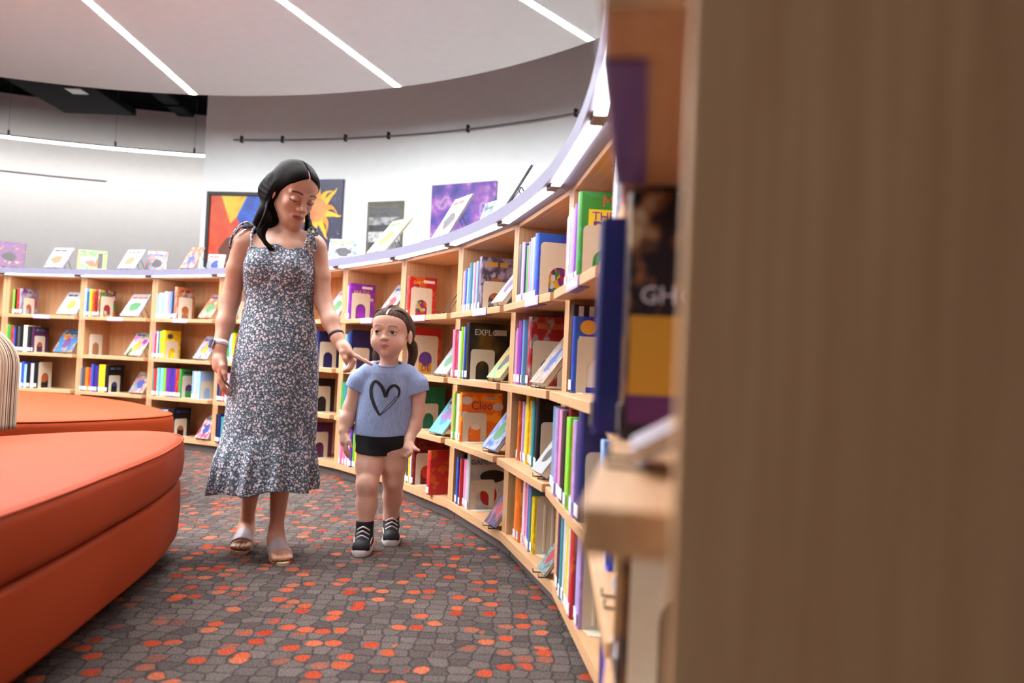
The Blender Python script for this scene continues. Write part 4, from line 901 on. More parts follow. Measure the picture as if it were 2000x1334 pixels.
class Head:
    """head frame: -y is where the face looks, z up, origin at eye level in the middle of the skull"""
    def __init__(s, c, R, sc): s.c = np.array(c, float); s.R = R; s.s = sc
    def w(s, p): return s.c+s.R@(np.array(p, float)*s.s)
    def loc(s, V): return ((V-s.c)@s.R)/s.s
    def e(s, S, p, r, k=.01, op=1): S.ell(s.w(p), np.array(r)*s.s, s.R, k*s.s, op)
    def c_(s, S, a, b, ra, rb, k=.01, op=1): S.cone(s.w(a), s.w(b), ra*s.s, rb*s.s, k*s.s, op)
    def build(s, S, child=False):
        if not child:
            s.e(S, (0, .018, .032), (.074, .092, .080), k=.02); s.e(S, (0, -.022, -.040), (.0475, .060, .067), k=.035)
            s.e(S, (0, -.040, .050), (.056, .042, .046), k=.03); s.c_(S, (0, -.060, -.092), (0, -.064, -.098), .017, .014, .028)
            for q in (-1, 1):
                s.c_(S, (q*.042, .010, -.050), (q*.022, -.045, -.090), .017, .014, .03); s.e(S, (q*.034, -.050, -.024), (.020, .019, .020), k=.022)
                s.c_(S, (q*.012, -.079, .017), (q*.046, -.063, .018), .0085, .008, .012)
            for q in (-1, 1): s.e(S, (q*.032, -.087, -.002), (.0165, .014, .0125), k=.012, op=-1)
            s.c_(S, (0, -.078, .010), (0, -.094, -.026), .0075, .0085, .012); s.e(S, (0, -.099, -.031), (.0095, .0095, .0085), k=.008)
            for q in (-1, 1): s.e(S, (q*.0125, -.088, -.0345), (.0075, .009, .0065), k=.006)
            for q in (-1, 1): s.e(S, (q*.0315, -.0735, -.001), (.0145, .0135, .0115), k=.003)     # lowered eyelid
            s.c_(S, (-.023, -.0735, -.0630), (0, -.0830, -.0585), .0040, .0058, .007); s.c_(S, (.023, -.0735, -.0630), (0, -.0830, -.0585), .0040, .0058, .007)
            s.c_(S, (-.016, -.075, -.070), (.016, -.075, -.070), .0055, .0055, .007); s.e(S, (0, -.0810, -.0705), (.012, .007, .0062), k=.006)
            s.c_(S, (-.024, -.083, -.0648), (0, -.0915, -.0640), .0030, .0035, .003, -1); s.c_(S, (.024, -.083, -.0648), (0, -.0915, -.0640), .0030, .0035, .003, -1)
            for q in (-1, 1): s.e(S, (q*.0755, .012, -.012), (.007, .017, .029), k=.006)
        else:
            s.e(S, (0, .018, .030), (.080, .094, .080), k=.02); s.e(S, (0, -.022, -.040), (.065, .056, .056), k=.045)
            s.e(S, (0, -.040, .046), (.062, .044, .046), k=.03); s.c_(S, (0, -.056, -.084), (0, -.058, -.087), .016, .014, .026)
            for q in (-1, 1):
                s.e(S, (q*.041, -.042, -.046), (.026, .024, .026), k=.028); s.c_(S, (q*.014, -.078, .020), (q*.046, -.063, .020), .006, .006, .014)
            for q in (-1, 1): s.e(S, (q*.034, -.090, .0), (.0165, .013, .010), k=.012, op=-1)
            for q in (-1, 1):
                s.e(S, (q*.0335, -.0680, .0005), (.0150, .0135, .0135), k=.004)
                s.e(S, (q*.0335, -.0850, -.0005), (.0128, .016, .0062), k=.0015, op=-1)
            s.c_(S, (0, -.078, .004), (0, -.084, -.020), .005, .0065, .014); s.e(S, (0, -.0895, -.0265), (.0095, .0075, .0072), k=.010)
            for q in (-1, 1): s.e(S, (q*.0110, -.082, -.0285), (.0065, .0070, .0052), k=.006)
            s.c_(S, (-.019, -.0700, -.0590), (0, -.0775, -.0550), .0036, .0050, .007); s.c_(S, (.019, -.0700, -.0590), (0, -.0775, -.0550), .0036, .0050, .007)
            s.c_(S, (-.013, -.0705, -.064), (.013, -.0705, -.064), .0046, .0046, .008); s.e(S, (0, -.0750, -.0640), (.011, .006, .0052), k=.008)
            s.c_(S, (-.021, -.0775, -.0592), (0, -.0850, -.0590), .0024, .0028, .003, -1); s.c_(S, (.021, -.0775, -.0592), (0, -.0850, -.0590), .0024, .0028, .003, -1)
            for q in (-1, 1): s.e(S, (q*.085, .010, -.014), (.008, .019, .030), k=.006)
            for q in (-1, 1): s.e(S, (q*.0905, .002, -.014), (.004, .009, .015), k=.004, op=-1)
    def eyes(s, parent, look, child):
        pos = (.0335, -.0665, .0005) if child else (.0315, -.072, -.001)
        for q in (-1, 1):
            c = s.w((q*pos[0], pos[1], pos[2])); r = (.0125 if child else .0122)*s.s
            bm = bmesh.new(); bmesh.ops.create_uvsphere(bm, u_segments=20, v_segments=14, radius=r); me = bpy.data.meshes.new('eye'); bm.to_mesh(me); bm.free()
            for p in me.polygons: p.use_smooth = True
            o = link('eye', me, MT['eye'], parent); o.matrix_parent_inverse = parent.matrix_world.inverted(); o.matrix_basis = Matrix.Translation(c)
            d = s.R@np.array(look[0 if q < 0 else 1]); d = d/np.linalg.norm(d)
            bm = bmesh.new(); bmesh.ops.create_uvsphere(bm, u_segments=18, v_segments=10, radius=r*.60); me = bpy.data.meshes.new('iris'); bm.to_mesh(me); bm.free()
            for v in me.vertices: v.co.z *= .35
            for p in me.polygons: p.use_smooth = True
            i_ = link('iris', me, MT['iris'], o); i_.matrix_local = Matrix.Translation(Vector(d)*r*.86) @ Vector(d).to_track_quat('Z', 'Y').to_matrix().to_4x4()
def blend(c, base, col, m): 
    m = np.clip(m, 0, 1)[:, None]; return c*(1-m)+np.array(col)[None, :3]*m
def face_colors(V, H, base, lip, brow, child):
    c = np.tile(np.array(base)[None, :3], (len(V), 1)); P = H.loc(V); x, y, z = P[:, 0], P[:, 1], P[:, 2]
    near = (np.abs(x) < .1) & (y < -.03) & (np.abs(z) < .12)
    ax_ = np.abs(x)
    lz = -.0588 if child else -.0640
    d = np.sqrt((x/(.0220 if child else .0255))**2+((z-lz)/.0105)**2); c = blend(c, base, lip, np.where(near & (y < -.062), (1.05-d)*3.5, 0))
    cz = -.0591 if child else -.0645
    cdd = np.abs(z-cz+.0012*np.cos(x/.006))/.0018+np.maximum(0, ax_-(.020 if child else .022))/.002; c = blend(c, base, np.array(lip[:3])*.28, np.where(near & (y < -.06), (1.2-cdd)*.8, 0))
    bz = .0225 if child else .0215
    bd = np.abs(z-(bz+.004*np.sin((ax_-.012)/.04*PI)))/.0040+np.maximum(0, np.abs(ax_-.032)-.017)/.003
    c = blend(c, base, brow, np.where(near & (y < -.05), (1.25-bd)*(1.2 if not child else .75), 0))
    ch = np.sqrt(((ax_-.040)/.024)**2+((z+.038)/.022)**2); c = blend(c, base, np.array(base[:3])*np.array([1.04, .80, .78]), np.where(near, (1-ch)*(.45 if child else .3), 0))
    # lash line
    lzz = .0062 if child else -.0085
    ld = np.abs(z-(lzz-(.004 if child else -.003)*((ax_-.033)/.016)**2))/.0022+np.maximum(0, np.abs(ax_-.033)-.0150)/.002
    c = blend(c, base, (.02, .013, .010), np.where(near & (y < -.062), (1.35-ld)*1.1, 0))
    nd = np.sqrt(((ax_-.007)/.0045)**2+((z-(-.0335 if child else -.040))/.0028)**2); c = blend(c, base, np.array(base[:3])*.35, np.where(near & (y < -.08), (1.1-nd)*.8, 0))
    return c
SKW, SKC = lin((200, 148, 122)), lin((226, 176, 152))

# ---- the woman
wr = empty('person', T(-.99, 3.33, 0)); tag(wr, 'person in a long floral strap dress, pointing down with one hand', 'person', 'two people walking past the shelves')
HW = Head((-.938, 3.318, 1.505), rotz(math.radians(44)) @ rotx(math.radians(25)) @ roty(math.radians(3)), 1.13)
S = SDF((-1.32, 2.98, -.01), (-.50, 3.66, 1.70), .0034)
# torso and neck
S.ell((-.985, 3.335, 1.16), (.130, .082, .17), k=.03); S.ell((-.985, 3.335, .95), (.115, .080, .14), k=.04); S.ell((-.985, 3.34, .82), (.145, .10, .13), k=.05)
S.cone((-1.115, 3.325, 1.305), (-.858, 3.362, 1.300), .047, .045, .03); S.ell((-.985, 3.325, 1.25), (.12, .075, .07), k=.04)
nk = HW.w((0, .040, -.050)); S.chain([(-.982, 3.362, 1.27), ((-.982+nk[0])/2, (3.366+nk[1])/2, 1.35), tuple(nk)], [.060, .0435, .042], .010)
S.cone((-.972, 3.355, 1.335), (-1.10, 3.335, 1.320), .040, .034, .03); S.cone((-.966, 3.358, 1.335), (-.87, 3.365, 1.315), .040, .034, .03)
HW.build(S)
# her right arm hanging (left in the picture)
S.chain([(-1.137, 3.322, 1.285), (-1.165, 3.332, 1.18), (-1.186, 3.338, 1.055), (-1.194, 3.312, .955), (-1.197, 3.268, .850)], [.049, .042, .036, .036, .0262], .02)
S.cone((-1.197, 3.266, .845), (-1.186, 3.250, .775), .026, .030, .018); S.cone((-1.188, 3.236, .80), (-1.178, 3.232, .765), .018, .018, .014); S.cone((-1.190, 3.272, .80), (-1.18, 3.268, .765), .018, .018, .014)
for bx, by, bz, L, r, lean in ((-1.174, 3.218, .757, .082, .0085, .030), (-1.180, 3.237, .752, .092, .0088, .026), (-1.184, 3.256, .753, .086, .0085, .024), (-1.186, 3.274, .760, .066, .0075, .024)):
    S.chain([(bx, by, bz), (bx+lean*.25, by-.006, bz-L*.45), (bx+lean*.75, by-.004, bz-L*.78), (bx+lean*1.35, by+.004, bz-L)], [r*1.05, r, r*.92, r*.75], .004)
S.chain([(-1.178, 3.232, .800), (-1.160, 3.212, .775), (-1.148, 3.206, .745), (-1.142, 3.208, .722)], [.014, .0115, .0095, .0078], .008)
# her left arm, bent, index finger pointing
S.chain([(-.846, 3.362, 1.280), (-.822, 3.358, 1.17), (-.800, 3.338, 1.062), (-.752, 3.286, .978), (-.712, 3.246, .912)], [.047, .040, .035, .034, .0252], .02)
S.cone((-.712, 3.244, .910), (-.672, 3.222, .864), .025, .027, .018); S.cone((-.680, 3.210, .872), (-.650, 3.200, .850), .020, .017, .014); S.cone((-.676, 3.238, .862), (-.655, 3.232, .838), .018, .017, .014)
S.chain([(-.650, 3.200, .851), (-.615, 3.190, .837), (-.582, 3.184, .822), (-.556, 3.181, .809)], [.0098, .0088, .0078, .0062], .004)
S.chain([(-.650, 3.214, .842), (-.632, 3.206, .815), (-.641, 3.196, .790), (-.660, 3.194, .782)], [.0098, .0092, .0085, .0072], .003)
S.chain([(-.653, 3.230, .836), (-.640, 3.224, .806), (-.652, 3.214, .780), (-.670, 3.210, .776)], [.0095, .0088, .0082, .007], .003)
S.chain([(-.658, 3.245, .834), (-.650, 3.242, .806), (-.660, 3.234, .784), (-.674, 3.230, .780)], [.0085, .0078, .0072, .0062], .003)
S.chain([(-.692, 3.212, .882), (-.676, 3.188, .852), (-.662, 3.180, .826), (-.655, 3.180, .808)], [.013, .0112, .0095, .0076], .007)
# legs and feet
def foot(S, ankle, heel, toe, sc=1.0, infl=0, toes=True):
    heel, toe = np.array(heel), np.array(toe); d = toe-heel; L = np.linalg.norm(d); d = d/L; sd = np.array([-d[1], d[0], 0])
    S.cone(heel+np.array([0, 0, .030]), heel+d*L*.35+np.array([0, 0, .034]), .027*sc+infl, .029*sc+infl, .02)
    S.cone(np.array(ankle), heel+d*L*.22+np.array([0, 0, .045]), .027*sc+infl, .031*sc+infl, .025)
    S.cone(heel+d*L*.20+np.array([0, 0, .055]), heel+d*L*.74+np.array([0, 0, .022]), .030*sc+infl, .020*sc+infl, .025)
    for q in (-1, 0, 1): S.cone(heel+d*L*.5+sd*q*.014*sc+np.array([0, 0, .024]), heel+d*L*.78+sd*q*.025*sc+np.array([0, 0, .0175]), .020*sc+infl, .0155*sc+infl, .018)
    if toes:
        for q, ln, r in ((-.032, .19, .0125), (-.012, .215, .0092), (.006, .205, .0088), (.021, .185, .0084), (.034, .16, .008)):
            q = q*toes; b = heel+d*L*.78+sd*q*sc+np.array([0, 0, .016]); S.cone(b, b+d*(ln*L)+np.array([0, 0, -.004]), r*1.05, r, .004)
S.chain([(-1.06, 3.34, .84), (-1.075, 3.37, .48), (-1.098, 3.47, .30), (-1.122, 3.505, .10)], [.075, .052, .042, .026], .02)
S.chain([(-.915, 3.33, .84), (-.925, 3.315, .48), (-.938, 3.34, .30), (-.950, 3.352, .10)], [.075, .052, .042, .026], .02)
FR_ = ((-1.122, 3.505, .10), (-1.135, 3.545, .012), (-1.088, 3.325, .012)); FL_ = ((-.950, 3.352, .10), (-.965, 3.385, .012), (-.868, 3.180, .012))
foot(S, *FR_, toes=-1); foot(S, *FL_, toes=1)
SK = skin_mat('skin_warm')
wbody = S.build('body', SK, wr, lambda V: face_colors(V, HW, SKW, lin((168, 82, 74)), lin((40, 26, 22)), False))
# hair
MT['hairw'] = hair_mat('hair_dark_brown', (8, 5, 4), (24, 14, 10))
S = SDF((-1.26, 3.10, 1.16), (-.76, 3.52, 1.70), .0034)
HW.e(S, (0, .022, .036), (.0835, .102, .0885), k=.01); HW.e(S, (0, -.036, .054), (.061, .0475, .050), k=.02)
HW.e(S, (0, .055, -.02), (.072, .062, .10), k=.03); HW.e(S, (-.030, .048, -.075), (.052, .055, .10), k=.05)
def hairline(S, H, zs, ys, peak=.026):
    X, Y, Z = np.meshgrid(*S.ax, indexing='ij'); P = H.loc(np.stack([X.ravel(), Y.ravel(), Z.ravel()], 1)); 
    yl = np.interp(P[:, 2]-peak*np.maximum(0, 1-np.abs(P[:, 0])/.05), zs, ys); S.D = np.maximum(S.D, ((yl-P[:, 1])*.75*H.s).reshape(S.D.shape)).astype(f4)
hairline(S, HW, [-.14, -.06, -.02, .01, .030, .046, .060, .080, .13], [.045, .022, .002, -.022, -.042, -.058, -.076, -.105, -.20])
for yy, zz in ((-.066, .094), (-.040, .106), (-.012, .117), (.016, .122)): HW.e(S, (0, yy, zz), (.0034, .026, .0150), k=.001, op=-1)        # centre parting
def lock(pts, r0, r1, k=.004):
    P = [Vector(p) for p in pts]; cur = spline(P, 5, False); n = len(cur)
    S.chain([tuple(p) for p in cur], [r0+(r1-r0)*i/(n-1) for i in range(n)], k)
random.seed(3)
Lw = lambda p: Vector(HW.w(p))
for dx, dy, dz in ((0, 0, 0), (.018, .016, .0), (-.010, -.022, .006), (.03, -.012, .0)):      # mass of hair falling behind the shoulder
    lock([Lw((-.045, .050, .02)), Vector((-1.020+dx, 3.350+dy, 1.465+dz)), Vector((-1.050+dx, 3.340+dy, 1.405+dz)), Vector((-1.092+dx, 3.360+dy*.6, 1.350)), Vector((-1.130+dx*.6, 3.385, 1.290))], .044, .010, .014)
for k in range(14):        # strands along its edge
    f = k/13; j = lambda a: random.uniform(-a, a)
    lock([Lw((-.074, .006+.07*f, .03)), Lw((-.084, .020+.07*f, -.045)), Vector((-1.045+.02*f+j(.008), 3.30+.11*f, 1.385+j(.008))), Vector((-1.085+.01*f+j(.014), 3.29+.13*f, 1.325+j(.012))), Vector((-1.120+.02*f+j(.016), 3.31+.12*f, 1.285+j(.02)))], .0070, .003, .011)
for k in range(16):        # loose lock in front of the shoulder, curling at the end
    f = k/15; j = lambda a: random.uniform(-a, a); cu = random.choice((0, 1, 1))
    lock([Lw((-.076, -.004+.03*f, .02)), Lw((-.083, .006+.03*f, -.055)), Vector((-1.034+.024*f, 3.232+.02*f+j(.004), 1.385)), Vector((-1.050+.022*f+j(.006), 3.224+j(.008), 1.325)), Vector((-1.026+.016*f+j(.006), 3.216+j(.006), 1.284+j(.008))), Vector((-1.000+.026*f*cu, 3.212, 1.258+j(.010)))], .0062, .0018, .003)
for k in range(8):         # far side
    f = k/7; lock([Lw((.070, .01+.06*f, .04)), Lw((.082, .02+.06*f, -.04)), Vector((-.890, 3.36+.06*f, 1.39)), Vector((-.91, 3.40+.04*f, 1.30))], .012, .006, .006)
S.build('hair', MT['hairw'], wr)
# dress
def floral():
    m, n, l, b = newmat('floral_fabric'); v = coords(n, l, 'Object', (1, 1, 1))
    def vor(scale, seed, feat='F1'):
        mp = n.new('ShaderNodeMapping'); mp.inputs['Location'].default_value = (seed, seed*2, seed*3); l.new(v, mp.inputs[0])
        t = n.new('ShaderNodeTexVoronoi'); t.inputs['Scale'].default_value = scale; t.feature = feat; l.new(mp.outputs[0], t.inputs['Vector']); return t
    nz = n.new('ShaderNodeTexNoise'); nz.inputs['Scale'].default_value = 220; nz.inputs['Detail'].default_value = 2; l.new(v, nz.inputs['Vector'])
    base = ramp(n, [(.38, lin((46, 50, 74))), (.5, lin((70, 76, 92))), (.58, lin((96, 112, 108)))]); l.new(nz.outputs[0], base.inputs[0])
    c = base.outputs[0]
    for scale, seed, r0, r1, col in ((150, 3.1, .30, .36, (124, 136, 138)), (120, 7.7, .27, .33, (196, 200, 222)), (72, 1.3, .31, .37, (220, 212, 218)), (72, 1.3, .15, .20, (206, 136, 130)), (72, 1.3, .06, .09, (236, 226, 190))):
        t = vor(scale, seed); r = ramp(n, [(r0, (1, 1, 1, 1)), (r1, (0, 0, 0, 1))]); l.new(t.outputs['Distance'], r.inputs[0])
        c = mixc(n, l, r.outputs[0], c, lin(col))
    l.new(c, b.inputs['Base Color']); b.inputs['Roughness'].default_value = .8
    return m
MT['floral'] = floral()
zt = [.20, .265, .33, .40, .47, .50, .56, .64, .72, .82, .94, 1.00, 1.05, 1.10, 1.16, 1.20, 1.245, 1.30]
hw = [.229, .224, .217, .208, .192, .190, .188, .185, .181, .175, .158, .147, .141, .147, .153, .151, .145, .142]
dp = [.190, .185, .178, .170, .158, .152, .150, .147, .143, .138, .122, .110, .104, .106, .112, .112, .104, .096]
xc = [-1.010, -1.009, -1.007, -1.003, -.996, -.994, -.992, -.989, -.986, -.983, -.981, -.982, -.983, -.985, -.986, -.988, -.988, -.987]
fa = [.105, .098, .085, .058, .018, .022, .020, .018, .016, .010, .006, .004, .003, .003, .002, .001, 0, 0]
def dress_d(X, Y, Z):
    a = np.interp(Z, zt, hw); b = np.interp(Z, zt, dp); cx = np.interp(Z, zt, xc); A = np.interp(Z, zt, fa)
    th = np.arctan2(Y-3.337, X-cx); ru = (Z < .485)
    fold = np.where(ru, .55*np.sin(11*th+1.0+.6*np.sin(2*th))+.35*np.sin(19*th+2.2), .6*np.sin(6*th+.5+2*Z)+.4*np.sin(9*th+1.7))
    q = np.sqrt(((X-cx)/a)**2+((Y-3.337)/b)**2)-1-A*fold
    wr_ = np.where((Z > 1.03) & (Z < 1.24), .006*np.sin(Z*150+5*th)*np.exp(-((th+1.57)/1.0)**2), 0)
    return (q+wr_)*b*.92
S = SDF((-1.28, 3.11, .225), (-.75, 3.56, 1.30), .0036)
S.put(dress_d, (-1.3, 3.1, .2), (-.74, 3.58, 1.32), 0, m=0)
for q, xx in ((-1, -1.045), (1, -.925)): S.ell((xx, 3.258, 1.185), (.066, .046, .066), k=.03)
S.cone((-1.12, 3.337, 1.05), (-.845, 3.337, 1.05), .003, .003, .001)
S.D = np.maximum(S.D, -(dress_d(S.ax[0][:, None, None], S.ax[1][None, :, None], S.ax[2][None, None, :])+.009+10*(S.ax[2][None, None, :] > .80)).astype(f4))   # hollow skirt
X, Z = S.ax[0][:, None, None], S.ax[2][None, None, :]
th_ = np.arctan2(S.ax[1][None, :, None]-3.337, X+1.005)
S.D = np.maximum(S.D, (Z-(1.264+.010*np.cos((X+.985)*2*PI/.12)*np.exp(-((X+.985)/.10)**4)*(S.ax[1][None, :, None] < 3.33)+.010*np.sign(1))+.0*th_).astype(f4))
S.D = np.maximum(S.D, (.262+.008*np.sin(5*th_+.5)-.02*np.cos(th_-2.6)-Z).astype(f4))
dress = S.build('dress', MT['floral'], wr)
mb = MB()
def strap(name, pts, r): 
    o = MB().tube(spline([Vector(p) for p in pts], 6, False), r, 8).build(name, MT['floral'], dress, True); o.matrix_parent_inverse = wr.matrix_world.inverted() @ Matrix.Identity(4); return o
def fixp(o): o.matrix_parent_inverse = (wr.matrix_world @ wr.matrix_world.inverted()).inverted(); return o
for o in (strap('strap', [(-1.078, 3.240, 1.262), (-1.088, 3.262, 1.315), (-1.092, 3.312, 1.360), (-1.090, 3.372, 1.330), (-1.082, 3.41, 1.262)], .0055),
          strap('strap', [(-.868, 3.262, 1.262), (-.866, 3.285, 1.318), (-.868, 3.340, 1.358), (-.874, 3.39, 1.33), (-.88, 3.42, 1.262)], .0060)):
    fixp(o)
for nm, pts, r in (('bow_loop', [(-1.096, 3.300, 1.362), (-1.122, 3.285, 1.372), (-1.150, 3.290, 1.356), (-1.128, 3.296, 1.352), (-1.098, 3.302, 1.360)], .006), ('bow_tail', [(-1.098, 3.300, 1.360), (-1.150, 3.286, 1.352), (-1.178, 3.290, 1.312), (-1.190, 3.300, 1.262)], .0055), ('bow_tail', [(-1.098, 3.300, 1.360), (-1.140, 3.278, 1.350), (-1.162, 3.274, 1.320)], .005),
                   ('bow_loop', [(-.866, 3.300, 1.352), (-.842, 3.286, 1.362), (-.826, 3.290, 1.338), (-.846, 3.296, 1.340), (-.866, 3.302, 1.350)], .007), ('bow_tail', [(-.864, 3.300, 1.350), (-.842, 3.282, 1.325), (-.832, 3.282, 1.285), (-.836, 3.286, 1.262)], .0075), ('bow_tail', [(-.864, 3.300, 1.350), (-.852, 3.280, 1.31), (-.848, 3.276, 1.28)], .007)):
    fixp(strap(nm, pts, r))
# sandals
MT['strapgl'] = simple('glitter_strap', (186, 172, 176), .35, .30, 700, bump=.3); MT['sole'] = simple('sandal_sole', (206, 176, 140), .6, .05)
for (ank, heel, toe), sg in ((FR_, -1), (FL_, 1)):
    h_, t_ = np.array(heel), np.array(toe); d = t_-h_; L = np.linalg.norm(d); d = d/L; sd = np.array([-d[1], d[0], 0]); rt = empty('sandal', T(*h_[:2], 0)); rt.parent = wr; rt.matrix_parent_inverse = wr.matrix_world.inverted()
    out = []
    for k in range(40):
        a = 2*PI*k/40; u = math.cos(a); vv = math.sin(a); wdt = .040 if u > 0 else .033
        p = h_+d*(L*.5+(L*.5+.022)*u)+sd*wdt*math.copysign(abs(vv)**.8, vv); out.append((p[0], p[1]))
    o = MB().prism(out if True else out, .0, .0125).build('sole', MT['sole'], rt); o.matrix_parent_inverse = rt.matrix_basis.inverted() @ Matrix.Identity(4); o.matrix_parent_inverse = (wr.matrix_world @ wr.matrix_world.inverted() @ T(*h_[:2], 0)).inverted()
    q = SDF(tuple(np.minimum(h_, t_)-.07), tuple(np.maximum(h_, t_)+np.array([.07, .07, .11])), .0026); foot(q, ank, heel, toe, infl=.0055, toes=0)
    U = (q.ax[0][:, None, None]-h_[0])*d[0]+(q.ax[1][None, :, None]-h_[1])*d[1]+0*q.ax[2][None, None, :]
    q.D = np.maximum(q.D, np.maximum(L*.47-U, U-L*.80).astype(f4)); q.D = np.maximum(q.D, (.006-q.ax[2][None, None, :]+0*U).astype(f4))
    o = q.build('upper_strap', MT['strapgl'], None); o.parent = rt; o.matrix_parent_inverse = T(*h_[:2], 0).inverted()
# wristwatch and bracelet
def ringtube(c, nrm, r, wd, mat, name, parent):
    n_ = Vector(nrm).normalized(); a = n_.orthogonal().normalized(); b_ = n_.cross(a); vs = []; seg = 28
    for k in range(seg):
        q = 2*PI*k/seg; dr = a*math.cos(q)+b_*math.sin(q)
        for rr_, s_ in ((r, -wd/2), (r+.0022, -wd/2), (r+.0022, wd/2), (r, wd/2)): vs.append(Vector(c)+dr*rr_+n_*s_)
    fs = [(k*4+j, ((k+1) % seg)*4+j, ((k+1) % seg)*4+(j+1) % 4, k*4+(j+1) % 4) for k in range(seg) for j in range(4)]
    o = MB().add(vs, [f[::-1] for f in fs]).build(name, mat, None, True); o.parent = parent; return o
wt = empty('watch', T(-1.197, 3.27, .865)); wt.parent = wr; wt.matrix_parent_inverse = wr.matrix_world.inverted()
o = ringtube((-1.1965, 3.274, .866), (.0, .35, 1), .0300, .020, simple('watch_strap', (232, 226, 226), .4, .02), 'band', wt); o.matrix_parent_inverse = T(-1.197, 3.27, .865).inverted()
o = MB().bbox(-.017, .017, -.0045, .0045, -.019, .019, .003).build('case', simple('watch_case', (170, 166, 170), .3, .02, metal=.6), wt); o.matrix_local = T(-.024, -.024, 0) @ RZ(math.radians(-50)) @ RX(-.3)
o2 = MB().bbox(-.015, .015, -.0062, -.0046, -.017, .017, .0006).build('screen', simple('watch_glass', (26, 44, 84), .12, .02), o)
br = ringtube((-.718, 3.251, .921), (.040, -.040, -.066), .0300, .011, MT['blackmetal'], 'bracelet', wr); br.matrix_parent_inverse = wr.matrix_world.inverted()

# ---- the girl
gr = empty('person', T(-.545, 3.53, 0)); tag(gr, 'small person in a blue heart T-shirt, black shorts and high sneakers', 'person', 'two people walking past the shelves')
HG = Head((-.538, 3.525, .949), rotz(math.radians(-9)) @ rotx(math.radians(0)) @ roty(math.radians(1.5)), 1.03)
S = SDF((-.78, 3.30, .0), (-.33, 3.78, 1.09), .003)
S.ell((-.548, 3.54, .66), (.095, .066, .14), k=.03); S.ell((-.552, 3.54, .50), (.10, .075, .09), k=.04)
S.cone((-.630, 3.542, .770), (-.450, 3.552, .766), .030, .030, .03); S.chain([(-.543, 3.545, .78), (-.540, 3.540, .86)], [.042, .037], .025)
HG.build(S, True)
S.chain([(-.643, 3.542, .755), (-.682, 3.545, .690), (-.702, 3.540, .612), (-.711, 3.520, .560), (-.716, 3.496, .512)], [.033, .034, .032, .031, .0225], .015)
S.cone((-.716, 3.495, .508), (-.708, 3.480, .466), .021, .022, .012)
for bx, by, bz, L, r in ((-.697, 3.462, .462, .050, .0072), (-.705, 3.472, .455, .056, .0075), (-.711, 3.484, .454, .052, .0072), (-.716, 3.496, .458, .040, .0065)):
    S.chain([(bx, by, bz), (bx+.004, by-.004, bz-L*.5), (bx+.012, by+.002, bz-L*.85), (bx+.018, by+.008, bz-L)], [r*1.08, r, r*.92, r*.8], .003)
S.chain([(-.700, 3.475, .490), (-.684, 3.458, .470), (-.674, 3.452, .448)], [.011, .0088, .0068], .006)
S.chain([(-.442, 3.552, .750), (-.410, 3.558, .685), (-.405, 3.555, .605), (-.415, 3.535, .545), (-.430, 3.505, .492)], [.033, .034, .032, .031, .0225], .015)
S.cone((-.430, 3.503, .488), (-.430, 3.484, .452), .021, .023, .012)
for bx, by, bz, L, r in ((-.420, 3.466, .450, .040, .0074), (-.431, 3.474, .443, .042, .0076), (-.440, 3.486, .441, .040, .0073), (-.446, 3.500, .444, .032, .0066)):
    S.chain([(bx, by, bz), (bx+.006, by-.006, bz-L*.42), (bx-.004, by+.006, bz-L*.72), (bx-.010, by+.018, bz-L*.55)], [r*1.08, r, r*.95, r*.85], .003)
S.chain([(-.420, 3.482, .468), (-.400, 3.466, .450), (-.382, 3.460, .444)], [.011, .0088, .0066], .006)
S.chain([(-.600, 3.530, .44), (-.600, 3.500, .36), (-.599, 3.470, .285), (-.599, 3.478, .20), (-.600, 3.470, .10), (-.600, 3.465, .06)], [.064, .056, .046, .044, .033, .033], .02)
S.ell((-.599, 3.438, .290), (.026, .014, .028), k=.03)
S.chain([(-.503, 3.545, .44), (-.503, 3.565, .36), (-.505, 3.585, .292), (-.510, 3.640, .21), (-.520, 3.680, .115), (-.52, 3.68, .07)], [.064, .056, .045, .043, .033, .033], .02)
S.ell((-.505, 3.553, .296), (.026, .014, .028), k=.03)
S.build('body', SK, gr, lambda V: face_colors(V, HG, SKC, lin((190, 104, 100)), lin((92, 66, 54)), True))
HG.eyes(gr, ((-.25, -1, .02), (-.12, -1, .02)), True)
MT['hairg'] = hair_mat('hair_brown', (44, 32, 26), (96, 74, 60), (210, 16, 210))
S = SDF((-.70, 3.38, .74), (-.38, 3.72, 1.09), .0028)
HG.e(S, (0, .020, .032), (.0855, .100, .0855), k=.01); HG.e(S, (0, -.036, .048), (.0655, .0485, .0505), k=.02)
hairline(S, HG, [-.14, -.06, -.03, .0, .03, .048, .062, .080, .13], [.060, .050, .025, -.002, -.022, -.042, -.064, -.100, -.20], 0)

for q in (-1, 1):
    for k in range(9):
        f = k/8; lock([Lg for Lg in (Vector(HG.w((q*.008, -.055+.09*f, .034+.086*math.sqrt(max(.05, 1-((-.055+.09*f-.02)/.1)**2))))), Vector(HG.w((q*.058, -.03+.10*f, .090-.012*f))), Vector(HG.w((q*.083, .03+.05*f, .02))), Vector(HG.w((q*.070, .085, -.035))))], .0042, .0050, .003)
    HG.c_(S, (q*.066, .088, -.036), (q*.074, .094, -.05), .017, .017, .01)
    lock([Vector(HG.w((q*.072, .090, -.045))), Vector(HG.w((q*.082, .085, -.085))), Vector(HG.w((q*.078, .075, -.125))), Vector(HG.w((q*.07, .07, -.150)))], .021, .010, .01)
for yy, zz in ((-.066, .086), (-.042, .097), (-.012, .110), (.016, .116)): HG.e(S, (0, yy, zz), (.0036, .026, .0130), k=.001, op=-1)
S.build('hair', MT['hairg'], gr)
